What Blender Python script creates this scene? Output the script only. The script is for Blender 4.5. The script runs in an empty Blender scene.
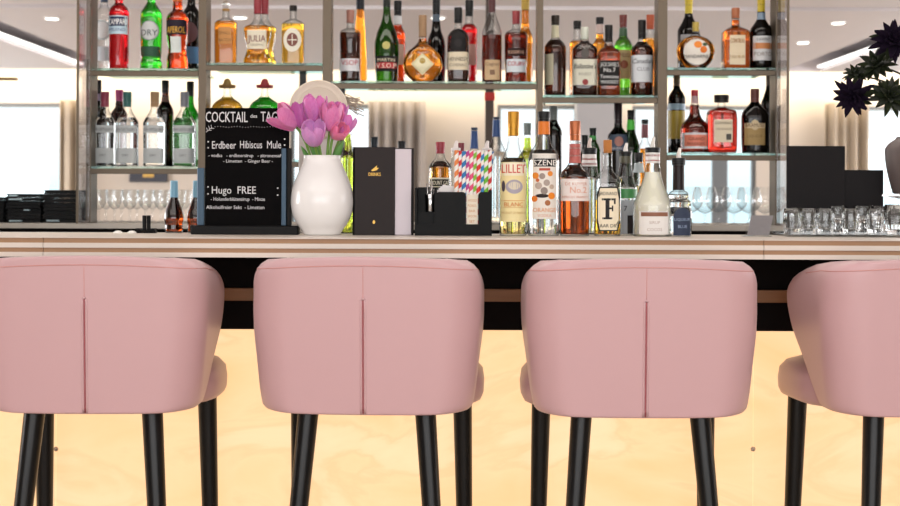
import bpy, math, random
from mathutils import Vector, Matrix
random.seed(7)
PI = math.pi
SC = bpy.context.scene
COL = SC.collection

# ------------------------------------------------------------------ camera
F = 1500.0          # focal length in pixels of a 900 px wide frame
EYE = 1.185         # camera height
ROLL = 0.0038
HY = 200.0          # horizon row
cam_d = bpy.data.cameras.new('camera')
cam = bpy.data.objects.new('camera', cam_d)
COL.objects.link(cam)
cam_d.sensor_fit = 'HORIZONTAL'
cam_d.sensor_width = 36.0
cam_d.lens = 36.0 * F / 900.0
cam_d.shift_y = -(253.0 - HY) / 900.0
cam_d.clip_start = 0.05
cam_d.clip_end = 200
cam.location = (0, 0, EYE)
cam.rotation_euler = (Matrix.Rotation(PI / 2, 3, 'X') @ Matrix.Rotation(ROLL, 3, 'Z')).to_euler()
cam_d.dof.use_dof = True
cam_d.dof.focus_distance = 3.55
cam_d.dof.aperture_fstop = 6.5
SC.camera = cam

# ------------------------------------------------------------------ world, lights, exposure
def lin(h):
    if isinstance(h, (tuple, list)):
        return (h[0], h[1], h[2], 1.0)
    h = h.lstrip('#')
    o = []
    for i in (0, 2, 4):
        c = int(h[i:i + 2], 16) / 255.0
        o.append(c / 12.92 if c <= 0.04045 else ((c + 0.055) / 1.055) ** 2.4)
    return (o[0], o[1], o[2], 1.0)

SC.view_settings.view_transform = 'Standard'
SC.view_settings.look = 'None'
SC.view_settings.gamma = 1.0
SC.view_settings.exposure = 0.0
SC.cycles.max_bounces = 14
SC.cycles.transmission_bounces = 12
SC.cycles.transparent_max_bounces = 32
SC.cycles.glossy_bounces = 6
SC.cycles.diffuse_bounces = 4
SC.cycles.sample_clamp_indirect = 4.0
SC.cycles.caustics_reflective = False

w = bpy.data.worlds.new('daylight')
SC.world = w
w.use_nodes = True
nt = w.node_tree
bg = nt.nodes['Background']
tc = nt.nodes.new('ShaderNodeTexCoord')
sp = nt.nodes.new('ShaderNodeSeparateXYZ')
rp = nt.nodes.new('ShaderNodeValToRGB')
nt.links.new(tc.outputs['Generated'], sp.inputs[0])
nt.links.new(sp.outputs['Z'], rp.inputs['Fac'])
rp.color_ramp.elements[0].position = 0.0
rp.color_ramp.elements[0].color = (0.70, 0.88, 0.92, 1)
rp.color_ramp.elements[1].position = 0.035
rp.color_ramp.elements[1].color = (0.96, 0.99, 1.0, 1)
nt.links.new(rp.outputs[0], bg.inputs['Color'])
bg.inputs['Strength'].default_value = 1.35

def area(name, loc, rot, sx, sy, power, color):
    d = bpy.data.lights.new(name, 'AREA')
    d.shape = 'RECTANGLE'
    d.size = sx
    d.size_y = sy
    d.energy = power
    d.color = color
    o = bpy.data.objects.new(name, d)
    COL.objects.link(o)
    o.location = loc
    o.rotation_euler = rot
    return o
# daylight through the window wall behind the camera
area('window_light_rear', (0, -3.4, 1.7), (PI / 2, 0, 0), 8, 1.8, 175, (0.95, 0.975, 1.0))
# added fill lights by the windowless side walls, to brighten the far room
area('window_light_left', (-7.8, 9.5, 1.5), (PI / 2, 0, -PI / 2), 13, 1.7, 560, (0.98, 0.98, 1.0))
area('window_light_right', (7.8, 9.5, 1.5), (PI / 2, 0, PI / 2), 13, 1.7, 560, (0.98, 0.98, 1.0))
# added fill under the ceiling, no fixtures, over bar aisle and guests' side
area('ceiling_panel_light_front', (0, 1.2, 2.46), (0, 0, 0), 6, 2.2, 80, (1.0, 0.96, 0.93))
area('ceiling_panel_light_aisle', (0, 4.5, 2.46), (0, 0, 0), 4.0, 0.5, 30, (1.0, 0.93, 0.84))
# warm cove light along the far wall
area('cove_light_far', (0, 15.55, 2.36), (math.radians(115), 0, 0), 14, 0.12, 70, (1.0, 0.86, 0.64))

# ------------------------------------------------------------------ helpers
def V(px, py, D):
    dx, dy = px - 450.0, py - HY
    ux, uy = dx + ROLL * dy, dy - ROLL * dx
    return Vector((ux * D / F, D, EYE - uy * D / F))

MATS = {}
def mat(name, color, rough=0.5, metal=0.0, spec=0.5, coat=0.0, noise=None, emit=0.0):
    if name in MATS:
        return MATS[name]
    m = bpy.data.materials.new(name)
    m.use_nodes = True
    b = m.node_tree.nodes['Principled BSDF']
    b.inputs['Base Color'].default_value = lin(color)
    b.inputs['Roughness'].default_value = rough
    b.inputs['Metallic'].default_value = metal
    b.inputs['Specular IOR Level'].default_value = spec
    b.inputs['Coat Weight'].default_value = coat
    if emit:
        b.inputs['Emission Color'].default_value = lin(color)
        b.inputs['Emission Strength'].default_value = emit
    if noise:
        n, l = m.node_tree.nodes, m.node_tree.links
        t = n.new('ShaderNodeTexCoord')
        mp = n.new('ShaderNodeMapping')
        mp.inputs['Scale'].default_value = noise[1]
        nz = n.new('ShaderNodeTexNoise')
        nz.inputs['Scale'].default_value = noise[0]
        nz.inputs['Detail'].default_value = 4
        mx = n.new('ShaderNodeMix')
        mx.data_type = 'RGBA'
        mx.inputs[6].default_value = lin(color)
        mx.inputs[7].default_value = lin(noise[2])
        l.new(t.outputs['Object'], mp.inputs[0])
        l.new(mp.outputs[0], nz.inputs['Vector'])
        l.new(nz.outputs['Fac'], mx.inputs[0])
        l.new(mx.outputs[2], b.inputs['Base Color'])
    MATS[name] = m
    return m

def paint(h, rough=0.55):
    c = lin(h)
    if max(c[:3]) < 0.06:      # lacquer and ink blacks
        return mat('ink_%s_%d' % (str(h).strip('#'), int(rough * 100)), tuple(x * 0.45 for x in c[:3]), rough, spec=0.3)
    return mat('paint_%s_%d' % (str(h).strip('#'), int(rough * 100)), h, rough)

def thin_glass(name, tint, edge, rough=0.02, ior=1.32):
    """a thin pane or a hollow bottle wall: see-through in the middle, denser towards its turning edge"""
    if name in MATS:
        return MATS[name]
    m = bpy.data.materials.new(name)
    m.use_nodes = True
    n, l = m.node_tree.nodes, m.node_tree.links
    n.remove(n['Principled BSDF'])
    out = n['Material Output']
    tr = n.new('ShaderNodeBsdfTransparent')
    gl = n.new('ShaderNodeBsdfGlossy')
    gl.inputs['Roughness'].default_value = rough
    gl.inputs['Color'].default_value = (1, 1, 1, 1)
    lw = n.new('ShaderNodeLayerWeight')
    lw.inputs['Blend'].default_value = 0.35
    pw = n.new('ShaderNodeMath')
    pw.operation = 'POWER'
    pw.inputs[1].default_value = 1.35
    mx = n.new('ShaderNodeMix')
    mx.data_type = 'RGBA'
    mx.inputs[6].default_value = lin(tint)
    mx.inputs[7].default_value = lin(edge)
    p5 = n.new('ShaderNodeMath')
    p5.operation = 'POWER'
    p5.inputs[1].default_value = 5.0
    fr = n.new('ShaderNodeMath')
    fr.operation = 'MULTIPLY_ADD'
    fr.inputs[1].default_value = 0.75
    fr.inputs[2].default_value = 0.035
    l2 = n.new('ShaderNodeLayerWeight')
    l2.inputs['Blend'].default_value = 0.5
    l.new(l2.outputs['Facing'], p5.inputs[0])
    l.new(p5.outputs[0], fr.inputs[0])
    ms = n.new('ShaderNodeMixShader')
    l.new(lw.outputs['Facing'], pw.inputs[0])
    l.new(pw.outputs[0], mx.inputs[0])
    l.new(mx.outputs[2], tr.inputs['Color'])
    l.new(fr.outputs[0], ms.inputs[0])
    l.new(tr.outputs[0], ms.inputs[1])
    l.new(gl.outputs[0], ms.inputs[2])
    l.new(ms.outputs[0], out.inputs['Surface'])
    MATS[name] = m
    return m

def fluid(name, color, ior=1.34, rough=0.0):
    if name in MATS:
        return MATS[name]
    m = bpy.data.materials.new(name)
    m.use_nodes = True
    b = m.node_tree.nodes['Principled BSDF']
    b.inputs['Base Color'].default_value = lin(color)
    b.inputs['Transmission Weight'].default_value = 1.0
    b.inputs['IOR'].default_value = ior
    b.inputs['Roughness'].default_value = rough
    MATS[name] = m
    return m

GL_CLEAR = thin_glass('clear_glass', (0.97, 0.985, 0.985), (0.06, 0.09, 0.10))
GL_SHELF = thin_glass('shelf_glass', (0.86, 0.97, 0.93), (0.20, 0.45, 0.38))
GL_WINE = thin_glass('stemware_glass', (0.985, 0.99, 0.99), (0.74, 0.77, 0.79))
GL_GREEN = thin_glass('green_bottle_glass', (0.06, 0.42, 0.06), (0.01, 0.08, 0.02))
GL_OLIVE = thin_glass('olive_bottle_glass', (0.10, 0.22, 0.04), (0.01, 0.03, 0.01))
GL_DKGREEN = thin_glass('dark_green_glass', (0.05, 0.14, 0.04), (0.005, 0.02, 0.005))
GL_BROWN = thin_glass('brown_bottle_glass', (0.20, 0.08, 0.03), (0.02, 0.01, 0.005))
GL_BLACK = thin_glass('black_bottle_glass', (0.035, 0.02, 0.02), (0.004, 0.003, 0.004))
GL_SOLID = fluid('heavy_clear_glass', (0.97, 0.985, 0.99), 1.48)
L_AMBER = fluid('amber_spirit', (0.88, 0.30, 0.025))
L_DKAMBER = fluid('dark_amber_spirit', (0.30, 0.045, 0.006))
L_COGNAC = fluid('cognac', (0.14, 0.012, 0.005))
L_GOLD = fluid('golden_spirit', (0.95, 0.55, 0.06))
L_PALE = fluid('pale_wine', (0.95, 0.80, 0.34))
L_CLEAR = fluid('clear_spirit', (0.97, 0.98, 0.98))
L_RED = fluid('red_bitter', (0.72, 0.008, 0.015))
L_ORANGE = fluid('orange_bitter', (0.85, 0.07, 0.01))
L_GREEN = fluid('green_spirit', (0.03, 0.66, 0.03))
L_YELLOW = fluid('yellow_green_liqueur', (0.80, 0.95, 0.10))
L_BROWN = fluid('brown_spirit', (0.045, 0.010, 0.005))
L_ROSE = fluid('almond_liqueur', (0.72, 0.045, 0.03))
L_MILK = mat('milky_juice', '#f1eddb', 0.3)
L_MILK.node_tree.nodes['Principled BSDF'].inputs['Subsurface Weight'].default_value = 0.8
L_MILK.node_tree.nodes['Principled BSDF'].inputs['Subsurface Radius'].default_value = (1, 1, 0.7)
L_MILK.node_tree.nodes['Principled BSDF'].inputs['Subsurface Scale'].default_value = 0.04

def smooth_mesh(me, on=True):
    for p in me.polygons:
        p.use_smooth = on

def mesh_obj(name, verts, faces, mats, parent=None, midx=None, smooth=False, loc=None):
    me = bpy.data.meshes.new(name)
    me.from_pydata([tuple(v) for v in verts], [], faces)
    if not isinstance(mats, (list, tuple)):
        mats = [mats]
    for m in mats:
        me.materials.append(m)
    if midx:
        for p, i in zip(me.polygons, midx):
            p.material_index = i
    smooth_mesh(me, smooth)
    me.update()
    o = bpy.data.objects.new(name, me)
    COL.objects.link(o)
    if parent is not None:
        o.parent = parent
    if loc is not None:
        o.location = loc
    return o

class MB:
    """collects pieces that belong to one mesh"""
    def __init__(s):
        s.v, s.f, s.m = [], [], []
    def add(s, v, f, mi=0):
        o = len(s.v)
        s.v += [Vector(p) for p in v]
        s.f += [tuple(i + o for i in q) for q in f]
        s.m += [mi] * len(f)
    def box(s, x0, x1, y0, y1, z0, z1, mi=0, rot=None, bev=0.0):
        if bev > 0:
            b = min(bev, (x1 - x0) / 2.2, (z1 - z0) / 2.2, (y1 - y0) / 2.2)
            rings = []
            for (yy, c) in ((y0, b), (y0 + b, 0), (y1 - b, 0), (y1, b)):
                k = b
                rings.append([(x0 + c + k, yy, z0 + c), (x1 - c - k, yy, z0 + c), (x1 - c, yy, z0 + c + k), (x1 - c, yy, z1 - c - k),
                              (x1 - c - k, yy, z1 - c), (x0 + c + k, yy, z1 - c), (x0 + c, yy, z1 - c - k), (x0 + c, yy, z0 + c + k)])
            v = [p for r in rings for p in r]
            f = [tuple(range(8))]
            for r in range(3):
                for i in range(8):
                    j = (i + 1) % 8
                    f.append((r * 8 + i, (r + 1) * 8 + i, (r + 1) * 8 + j, r * 8 + j))
            f.append(tuple(24 + i for i in reversed(range(8))))
        else:
            v = [(x0, y0, z0), (x1, y0, z0), (x1, y1, z0), (x0, y1, z0), (x0, y0, z1), (x1, y0, z1), (x1, y1, z1), (x0, y1, z1)]
            f = [(0, 3, 2, 1), (4, 5, 6, 7), (0, 1, 5, 4), (1, 2, 6, 5), (2, 3, 7, 6), (3, 0, 4, 7)]
        if rot is not None:
            c = Vector(((x0 + x1) / 2, (y0 + y1) / 2, (z0 + z1) / 2))
            v = [rot @ (Vector(p) - c) + c for p in v]
        s.add(v, f, mi)
    def lathe(s, prof, c=(0, 0, 0), n=24, mi=0, M=None, cap=True, ribs=0, ramp=0.0, ribz=None):
        v, f = [], []
        for (z, r) in prof:
            for i in range(n):
                a = 2 * PI * i / n
                rr = r
                if ribs and (ribz is None or ribz[0] < z < ribz[1]):
                    rr = r * (1 + ramp * math.cos(ribs * a))
                v.append(Vector((rr * math.cos(a), rr * math.sin(a), z)))
        for k in range(len(prof) - 1):
            for i in range(n):
                j = (i + 1) % n
                f.append((k * n + i, k * n + j, (k + 1) * n + j, (k + 1) * n + i))
        if cap:
            f.append(tuple(reversed(range(n))))
            f.append(tuple((len(prof) - 1) * n + i for i in range(n)))
        c = Vector(c)
        v = [(M @ p if M else p) + c for p in v]
        s.add(v, f, mi)
    def tube(s, pts, r, n=10, mi=0, r1=None):
        pts = [Vector(p) for p in pts]
        r1 = r if r1 is None else r1
        v, f = [], []
        L = len(pts)
        for k, p in enumerate(pts):
            d = (pts[min(k + 1, L - 1)] - pts[max(k - 1, 0)]).normalized()
            up = Vector((0, 1, 0)) if abs(d.y) < 0.9 else Vector((1, 0, 0))
            a = d.cross(up).normalized()
            b = d.cross(a).normalized()
            rr = r + (r1 - r) * k / (L - 1)
            for i in range(n):
                t = 2 * PI * i / n
                v.append(p + a * rr * math.cos(t) + b * rr * math.sin(t))
        for k in range(L - 1):
            for i in range(n):
                j = (i + 1) % n
                f.append((k * n + i, (k + 1) * n + i, (k + 1) * n + j, k * n + j))
        f.append(tuple(range(n)))
        f.append(tuple((L - 1) * n + i for i in reversed(range(n))))
        s.add(v, f, mi)
    def build(s, name, mats, parent=None, smooth=False, loc=None, angle=None):
        o = mesh_obj(name, s.v, s.f, mats, parent, s.m, smooth, loc)
        if smooth and angle:
            o.data.set_sharp_from_angle(angle=math.radians(angle))
        return o

def tag(o, label, cat, group=None):
    o['label'] = label
    o['category'] = cat
    if group:
        o['group'] = group
    return o

def struct(o):
    o['kind'] = 'structure'
    return o

def thing(name, label, cat, loc, group=None, rz=0.0):
    o = bpy.data.objects.new(name, None)
    o.empty_display_size = 0.05
    COL.objects.link(o)
    o.location = loc
    o.rotation_euler = (0, 0, rz)
    return tag(o, label, cat, group)

def copy_tree(o, parent=None):
    c = o.copy()
    COL.objects.link(c)
    if parent is not None:
        c.parent = parent
    for ch in list(o.children):
        if ch != c:
            copy_tree(ch, c)
    return c

def spline(pts, n=4):
    """monotone smooth interpolation of (t, a, b, ...) rows, t rising"""
    out = []
    N = len(pts)
    K = len(pts[0])
    d = [[(pts[i + 1][k] - pts[i][k]) / max(1e-9, pts[i + 1][0] - pts[i][0]) for k in range(K)] for i in range(N - 1)]
    m = []
    for i in range(N):
        row = []
        for k in range(K):
            if i == 0: row.append(d[0][k])
            elif i == N - 1: row.append(d[-1][k])
            else:
                a, b = d[i - 1][k], d[i][k]
                row.append(0.0 if a * b <= 0 else 2 * a * b / (a + b))
        m.append(row)
    for i in range(N - 1):
        h = pts[i + 1][0] - pts[i][0]
        for j in range(n):
            t = j / n
            r = []
            for k in range(K):
                p0, p1 = pts[i][k], pts[i + 1][k]
                if k == 0:
                    r.append(p0 + (p1 - p0) * t)
                else:
                    r.append((2 * t ** 3 - 3 * t ** 2 + 1) * p0 + (t ** 3 - 2 * t ** 2 + t) * h * m[i][k] + (-2 * t ** 3 + 3 * t ** 2) * p1 + (t ** 3 - t ** 2) * h * m[i + 1][k])
            out.append(tuple(r))
    out.append(tuple(pts[-1]))
    return out

TXT = {}
def text_geo(s):
    if s in TXT:
        return TXT[s]
    c = bpy.data.curves.new('lettering', 'FONT')
    c.body = s
    c.size = 1.0
    c.align_x = 'CENTER'
    c.resolution_u = 2
    o = bpy.data.objects.new('lettering', c)
    COL.objects.link(o)
    dg = bpy.context.evaluated_depsgraph_get()
    me = bpy.data.meshes.new_from_object(o.evaluated_get(dg))
    v = [(p.co.x, p.co.y) for p in me.vertices]
    f = [tuple(p.vertices) for p in me.polygons]
    bpy.data.objects.remove(o)
    bpy.data.curves.remove(c)
    bpy.data.meshes.remove(me)
    if v:
        x0, x1 = min(a for a, b in v), max(a for a, b in v)
        xm = (x0 + x1) / 2
        v = [(a - xm, b - 0.35) for a, b in v]
        TXT[s] = (v, f, x1 - x0)
    else:
        TXT[s] = ([], [], 1.0)
    return TXT[s]

def put_text(mb, s, x, z, h, mi, front, maxw=None, off=0.0007, slant=0.0, bold=0.0):
    """lettering of cap height h centred on x, z and laid on the surface y = front(x, z)"""
    v, f, wd = text_geo(s)
    sc = h / 0.7
    sx = sc
    if maxw and wd * sc > maxw:
        sx = maxw / wd
    vv = []
    for a, b in v:
        X, Z = x + (a + slant * b) * sx, z + b * sc
        vv.append((X, front(X, Z) - off, Z))
    mb.add(vv, f, mi)
    if bold:
        mb.add([(p[0] + bold, p[1] - 0.0001, p[2]) for p in vv], f, mi)

def disc_geo(x, z, r, front, off, n=20, rz=None):
    rz = rz or r
    v = [(x, front(x, z) - off, z)]
    for ring in (0.5, 1.0):
        for i in range(n):
            a = 2 * PI * i / n
            X, Z = x + r * ring * math.cos(a), z + rz * ring * math.sin(a)
            v.append((X, front(X, Z) - off, Z))
    f = [(0, 1 + i, 1 + (i + 1) % n) for i in range(n)]
    f += [(1 + i, 1 + n + i, 1 + n + (i + 1) % n, 1 + (i + 1) % n) for i in range(n)]
    return v, f

def patch_geo(x, z0, z1, hw, front, off, shape='rect', nx=12, nz=6):
    if shape in ('round', 'diamond', 'arch'):
        nz = 14
    v, f = [], []
    for k in range(nz + 1):
        t = k / nz
        if shape == 'round':
            t = (1 - math.cos(PI * t)) / 2
        z = z0 + (z1 - z0) * t
        if shape == 'round': wv = hw * math.sqrt(max(0.0, 1 - (2 * t - 1) ** 2))
        elif shape == 'diamond': wv = hw * (1 - abs(2 * t - 1))
        elif shape == 'arch': wv = hw * (1.0 if t < 0.65 else math.sqrt(max(0.0, 1 - ((t - 0.65) / 0.35) ** 2)))
        elif shape == 'cut': wv = hw * (1.0 if 0.12 < t < 0.88 else 0.80)
        else: wv = hw
        for i in range(nx + 1):
            X = x + wv * (2 * i / nx - 1)
            v.append((X, front(X, z) - off, z))
    for k in range(nz):
        for i in range(nx):
            a = k * (nx + 1) + i
            f.append((a, a + 1, a + nx + 2, a + nx + 1))
    return v, f

class Body:
    """a bottle: px outline rows (py, half width px) from the top down, base standing on z0"""
    def __init__(s, cx, D, rows, z0, dr=1.0, n=2.0, neck=0.5):
        s.k = D / F
        s.cx, s.D = cx, D
        mw = max(r[1] for r in rows)
        base = V(cx, rows[-1][0], D)
        s.org = Vector((base.x, D, z0))
        pts = []
        ztop = V(cx, rows[0][0], D).z - z0
        pyb, pyt = rows[-1][0], rows[0][0]
        for (py, hw) in reversed(rows):
            t = (pyb - py) / (pyb - pyt)
            pts.append((t * ztop, hw * s.k))
        s.pyb, s.pyt, s.ztop = pyb, pyt, ztop
        s.pts = spline(pts, 4)
        s.mw, s.dr, s.n, s.neck = mw * s.k, dr, n, neck
    def z(s, py):
        return (s.pyb - py) / (s.pyb - s.pyt) * s.ztop
    def hw(s, z):
        p = s.pts
        if z <= p[0][0]: return p[0][1]
        for i in range(len(p) - 1):
            if z <= p[i + 1][0]:
                t = (z - p[i][0]) / max(1e-9, p[i + 1][0] - p[i][0])
                return p[i][1] + (p[i + 1][1] - p[i][1]) * t
        return p[-1][1]
    def sec(s, z):
        w_ = s.hw(z)
        q = max(0.0, min(1.0, (w_ / s.mw - s.neck) / max(0.01, 0.92 - s.neck)))
        q = q * q * (3 - 2 * q)
        return w_, w_ * (1 + (s.dr - 1) * q), 2 + (s.n - 2) * q
    def front(s, x, z):
        w_, d, n = s.sec(max(0.0, min(s.ztop, z)))
        t = min(0.985, abs(x) / w_)
        return -d * (1 - t ** n) ** (1 / n)
    def ring(s, z, inset=0.0, N=36, grow=0.0):
        w_, d, n = s.sec(z)
        w_, d = max(0.0005, w_ - inset + grow), max(0.0005, d - inset + grow)
        r = []
        for i in range(N):
            a = 2 * PI * i / N
            c, q = math.cos(a), math.sin(a)
            r.append((w_ * math.copysign(abs(c) ** (2 / n), c), d * math.copysign(abs(q) ** (2 / n), q), z))
        return r
    def shell(s, z0, z1, inset=0.0, N=36, grow=0.0, round_base=0.0):
        zs = [p[0] for p in s.pts if z0 < p[0] < z1]
        zs = [z0] + zs + [z1]
        v, f = [], []
        rows = []
        if round_base:
            r0 = round_base
            rows.append(s.ring(z0, inset + r0 * 1.6, N, grow))
            rows[0] = [(a, b, z0) for a, b, c in rows[0]]
            rows.append([(a, b, z0 + r0 * 0.35) for a, b, c in s.ring(z0 + r0, inset + r0 * 0.35, N, grow)])
            zs = [z for z in zs if z > z0 + r0 * 0.9]
            zs.insert(0, z0 + r0)
        for z in zs:
            rows.append(s.ring(z, inset, N, grow))
        for r in rows:
            v += r
        for k in range(len(rows) - 1):
            for i in range(N):
                j = (i + 1) % N
                f.append((k * N + i, k * N + j, (k + 1) * N + j, (k + 1) * N + i))
        f.append(tuple(reversed(range(N))))
        f.append(tuple((len(rows) - 1) * N + i for i in range(N)))
        return v, f

CREAM, WHITE, BLACKP = '#efe6cf', '#f2f1ee', '#151314'

def bottle(name, label, cx, D, rows, z0, glass=GL_CLEAR, liquid=None, level=None, caps=(), labels=(), bands=(),
           dr=1.0, n=2.0, neck=0.5, group=None, pourer=None, cat='bottle'):
    """caps: (py0, py1, half width px, colour, part name); labels: dicts; bands: (py0, py1, colour, part name) wrapped round the glass"""
    b = Body(cx, D, rows, z0, dr, n, neck)
    t = thing(name, label, cat, b.org, group)
    top = b.z(rows[0][0])
    v, f = b.shell(0.0, top, 0, round_base=0.0022)
    o = mesh_obj('glass_body', v, f, glass, t, smooth=True)
    o.data.set_sharp_from_angle(angle=math.radians(50))
    if liquid:
        lv = b.z(level if level is not None else rows[0][0] + 6)
        v, f = b.shell(0.004, lv, 0.0016, round_base=0.002)
        lo = mesh_obj('liquid', v, f, liquid, t, smooth=True)
        lo.data.set_sharp_from_angle(angle=math.radians(50))
    for c in caps:
        py0, py1, hw, colr = c[:4]
        nm = c[4] if len(c) > 4 else 'cap'
        rg = c[5] if len(c) > 5 else 0.4
        z1, zb = b.z(py0), b.z(py1)
        r = hw * b.k
        mb = MB()
        e = min(0.0012, r * 0.2)
        g = zb + (z1 - zb) * 0.30
        mb.lathe([(zb, r * 0.98), (g - 0.0007, r * 0.98), (g - 0.0004, r * 0.93), (g + 0.0004, r * 0.93), (g + 0.0007, r), (z1 - e, r), (z1 - e * 0.3, r - e * 0.35), (z1, r - e)], n=24)
        mb.build(nm, mat('metal_cap_' + colr.strip('#'), colr, 0.35, 0.6) if colr in ('#b8862a', '#a9623e') else paint(colr, rg), t, True, angle=40)
    for q in bands:
        v, f = b.shell(b.z(q[1]), b.z(q[0]), 0, grow=0.0007)
        mesh_obj(q[3], v, f, paint(q[2], q[4] if len(q) > 4 else 0.4), t, smooth=True).data.set_sharp_from_angle(angle=math.radians(50))
    for L in labels:
        mats, mb = [paint(L.get('bg', WHITE), L.get('rough', 0.6))], MB()
        idx = {L.get('bg', WHITE): 0}
        def mi(c):
            if c not in idx:
                idx[c] = len(mats)
                mats.append(paint(c, 0.5))
            return idx[c]
        ofx = (L.get('cx', cx) - cx) * b.k
        v, f = patch_geo(ofx, b.z(L['y'][1]), b.z(L['y'][0]), L['hw'] * b.k, b.front, 0.0008, L.get('shape', 'rect'))
        mb.add(v, f, 0)
        for (kind, x0, x1, y0, y1, c) in L.get('marks', ()):
            X = ((x0 + x1) / 2 - cx) * b.k
            v, f = patch_geo(X, b.z(y1), b.z(y0), (x1 - x0) / 2 * b.k, b.front, 0.0012 if c != L.get('bg', WHITE) else 0.0015, kind, 8, 4)
            mb.add(v, f, mi(c))
        for tx in L.get('text', ()):
            s_, x, y, h, c = tx[:5]
            put_text(mb, s_, (x - cx) * b.k, b.z(y), h * b.k, mi(c), b.front, L['hw'] * 1.85 * b.k, 0.0018,
                     slant=tx[5] if len(tx) > 5 else 0, bold=0.0003 if h > 4 else 0.0)
        mb.build(L.get('name', 'label'), mats, t, True)
    if pourer:
        py0, py1, colr = pourer
        z0_, z1_ = b.z(py1), b.z(py0)
        mb = MB()
        mb.tube([(0, 0, z0_), (0, 0, z0_ + (z1_ - z0_) * 0.5), (0.003, 0, z1_)], 0.0065, 12, r1=0.0032)
        mb.build('pourer', paint(colr, 0.3), t, True, angle=50)
    return t

# ------------------------------------------------------------------ the room
def wood(name, c1, c2, rough=0.45, scale=(1, 8, 8)):
    if name in MATS: return MATS[name]
    return mat(name, c1, rough, noise=(6, scale, c2))

CEIL = mat('ceiling_white', '#dcd6d8', 0.6)
WALL = mat('wall_cream', '#d3c9bd', 0.7)
WALLG = mat('wall_grey', '#b9b8ba', 0.7)
FLOOR = wood('floor_wood', '#b7a794', '#a39280', 0.35, (1, 12, 1))
m_ = MB(); m_.box(-8, 8, -3.6, 16.3, -0.05, 0.0); struct(m_.build('floor', FLOOR))
# ceiling: main slab with two long raised troughs and a shallow far step
m_ = MB()
Z = 2.5
m_.box(-8, -3.75, -3.6, 15.2, Z, Z + 0.06)
m_.box(-3.35, 3.35, -3.6, 10.15, Z, Z + 0.06)
m_.box(-3.35, 3.35, 10.35, 15.2, Z, Z + 0.06)
m_.box(3.75, 8, -3.6, 15.2, Z, Z + 0.06)
m_.box(-8, 8, 15.2, 16.3, Z + 0.14, Z + 0.2)
m_.box(-8, 8, 15.19, 15.2, Z, Z + 0.2)
m_.box(-8, 8, -3.6, 16.3, Z + 0.2, Z + 0.26)
struct(m_.build('ceiling', CEIL))
cv = mat('cove_lamp', (1.0, 0.98, 0.95), emit=2.0)
for k, x in enumerate((-3.71, 3.71, -3.39, 3.39)):
    m_ = MB(); m_.box(x - 0.018, x + 0.018, 5.0, 15.1, Z + 0.03, Z + 0.05)
    tag(m_.build('ceiling_light_strip', cv), 'long white light strip along the %s edge of the ceiling trough, upper %s of the photo' % ('outer' if k < 2 else 'inner', 'left' if k % 2 == 0 else 'right'), 'ceiling light', 'light strips in the ceiling troughs')
m_ = MB(); m_.box(-1.9, 2.0, 10.22, 10.26, Z + 0.02, Z + 0.04)
tag(m_.build('ceiling_light_strip', cv), 'thin crosswise white light strip in the ceiling above the bottle shelves', 'ceiling light')

def wall_box(name, x0, x1, z0, z1, m=WALL, y0=16.0, y1=16.2):
    b = MB(); b.box(x0, x1, y0, y1, z0, z1)
    return struct(b.build(name, m))
FW = 16.0
def fx(px): return (px - 450) * FW / F
wins = [(-260, 72), (290, 374), (497, 578), (632, 756), (860, 1160)]
# one wall mesh with window openings
m_ = MB()
ZT, ZB = 2.2, 0.55
xs = [-8.0]
for a, b_ in wins:
    xs += [fx(a), fx(b_)]
xs.append(8.0)
for i in range(0, len(xs), 2):
    m_.box(xs[i], xs[i + 1], 16.0, 16.2, ZB, ZT)
m_.box(-8, 8, 16.0, 16.2, ZT, 2.7)
m_.box(-8, 8, 16.0, 16.2, 0, ZB)
struct(m_.build('wall_far', WALL))
PANE = thin_glass('window_pane', (0.97, 0.99, 1.0), (0.8, 0.9, 0.95))
FR = mat('window_frame_grey', '#6f7478', 0.4)
for i, (a, b_) in enumerate(wins):
    x0, x1 = fx(a), fx(b_)
    fr = MB(); t = 0.04
    fr.box(x0, x0 + t, 16.03, 16.09, ZB, ZT); fr.box(x1 - t, x1, 16.03, 16.09, ZB, ZT)
    fr.box(x0 + t, x1 - t, 16.03, 16.09, ZB, ZB + t); fr.box(x0 + t, x1 - t, 16.03, 16.09, ZT - t, ZT)
    if i == 3:
        fr.box(fx(713), fx(728), 16.03, 16.09, ZB + t, ZT - t)
    if x1 - x0 > 2:
        k = int((x1 - x0) / 1.6)
        for q in range(1, k):
            xm = x0 + (x1 - x0) * q / k
            if i not in (0,): fr.box(xm - 0.02, xm + 0.02, 16.03, 16.09, ZB + t, ZT - t)
    wo = struct(fr.build('window_%d' % (i + 1), FR))
    p = MB(); p.box(x0 + t, x1 - t, 16.055, 16.063, ZB + t, ZT - t)
    p.build('window_pane', PANE, wo)
m_ = MB(); m_.box(-8.2, -8.0, -3.6, 16.2, 0, 2.7); struct(m_.build('wall_left', WALL))
m_ = MB(); m_.box(8.0, 8.2, -3.6, 16.2, 0, 2.7); struct(m_.build('wall_right', WALL))
m_ = MB(); m_.box(-8, 8, -3.8, -3.6, 0, 2.7); struct(m_.build('wall_rear', WALL))
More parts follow.
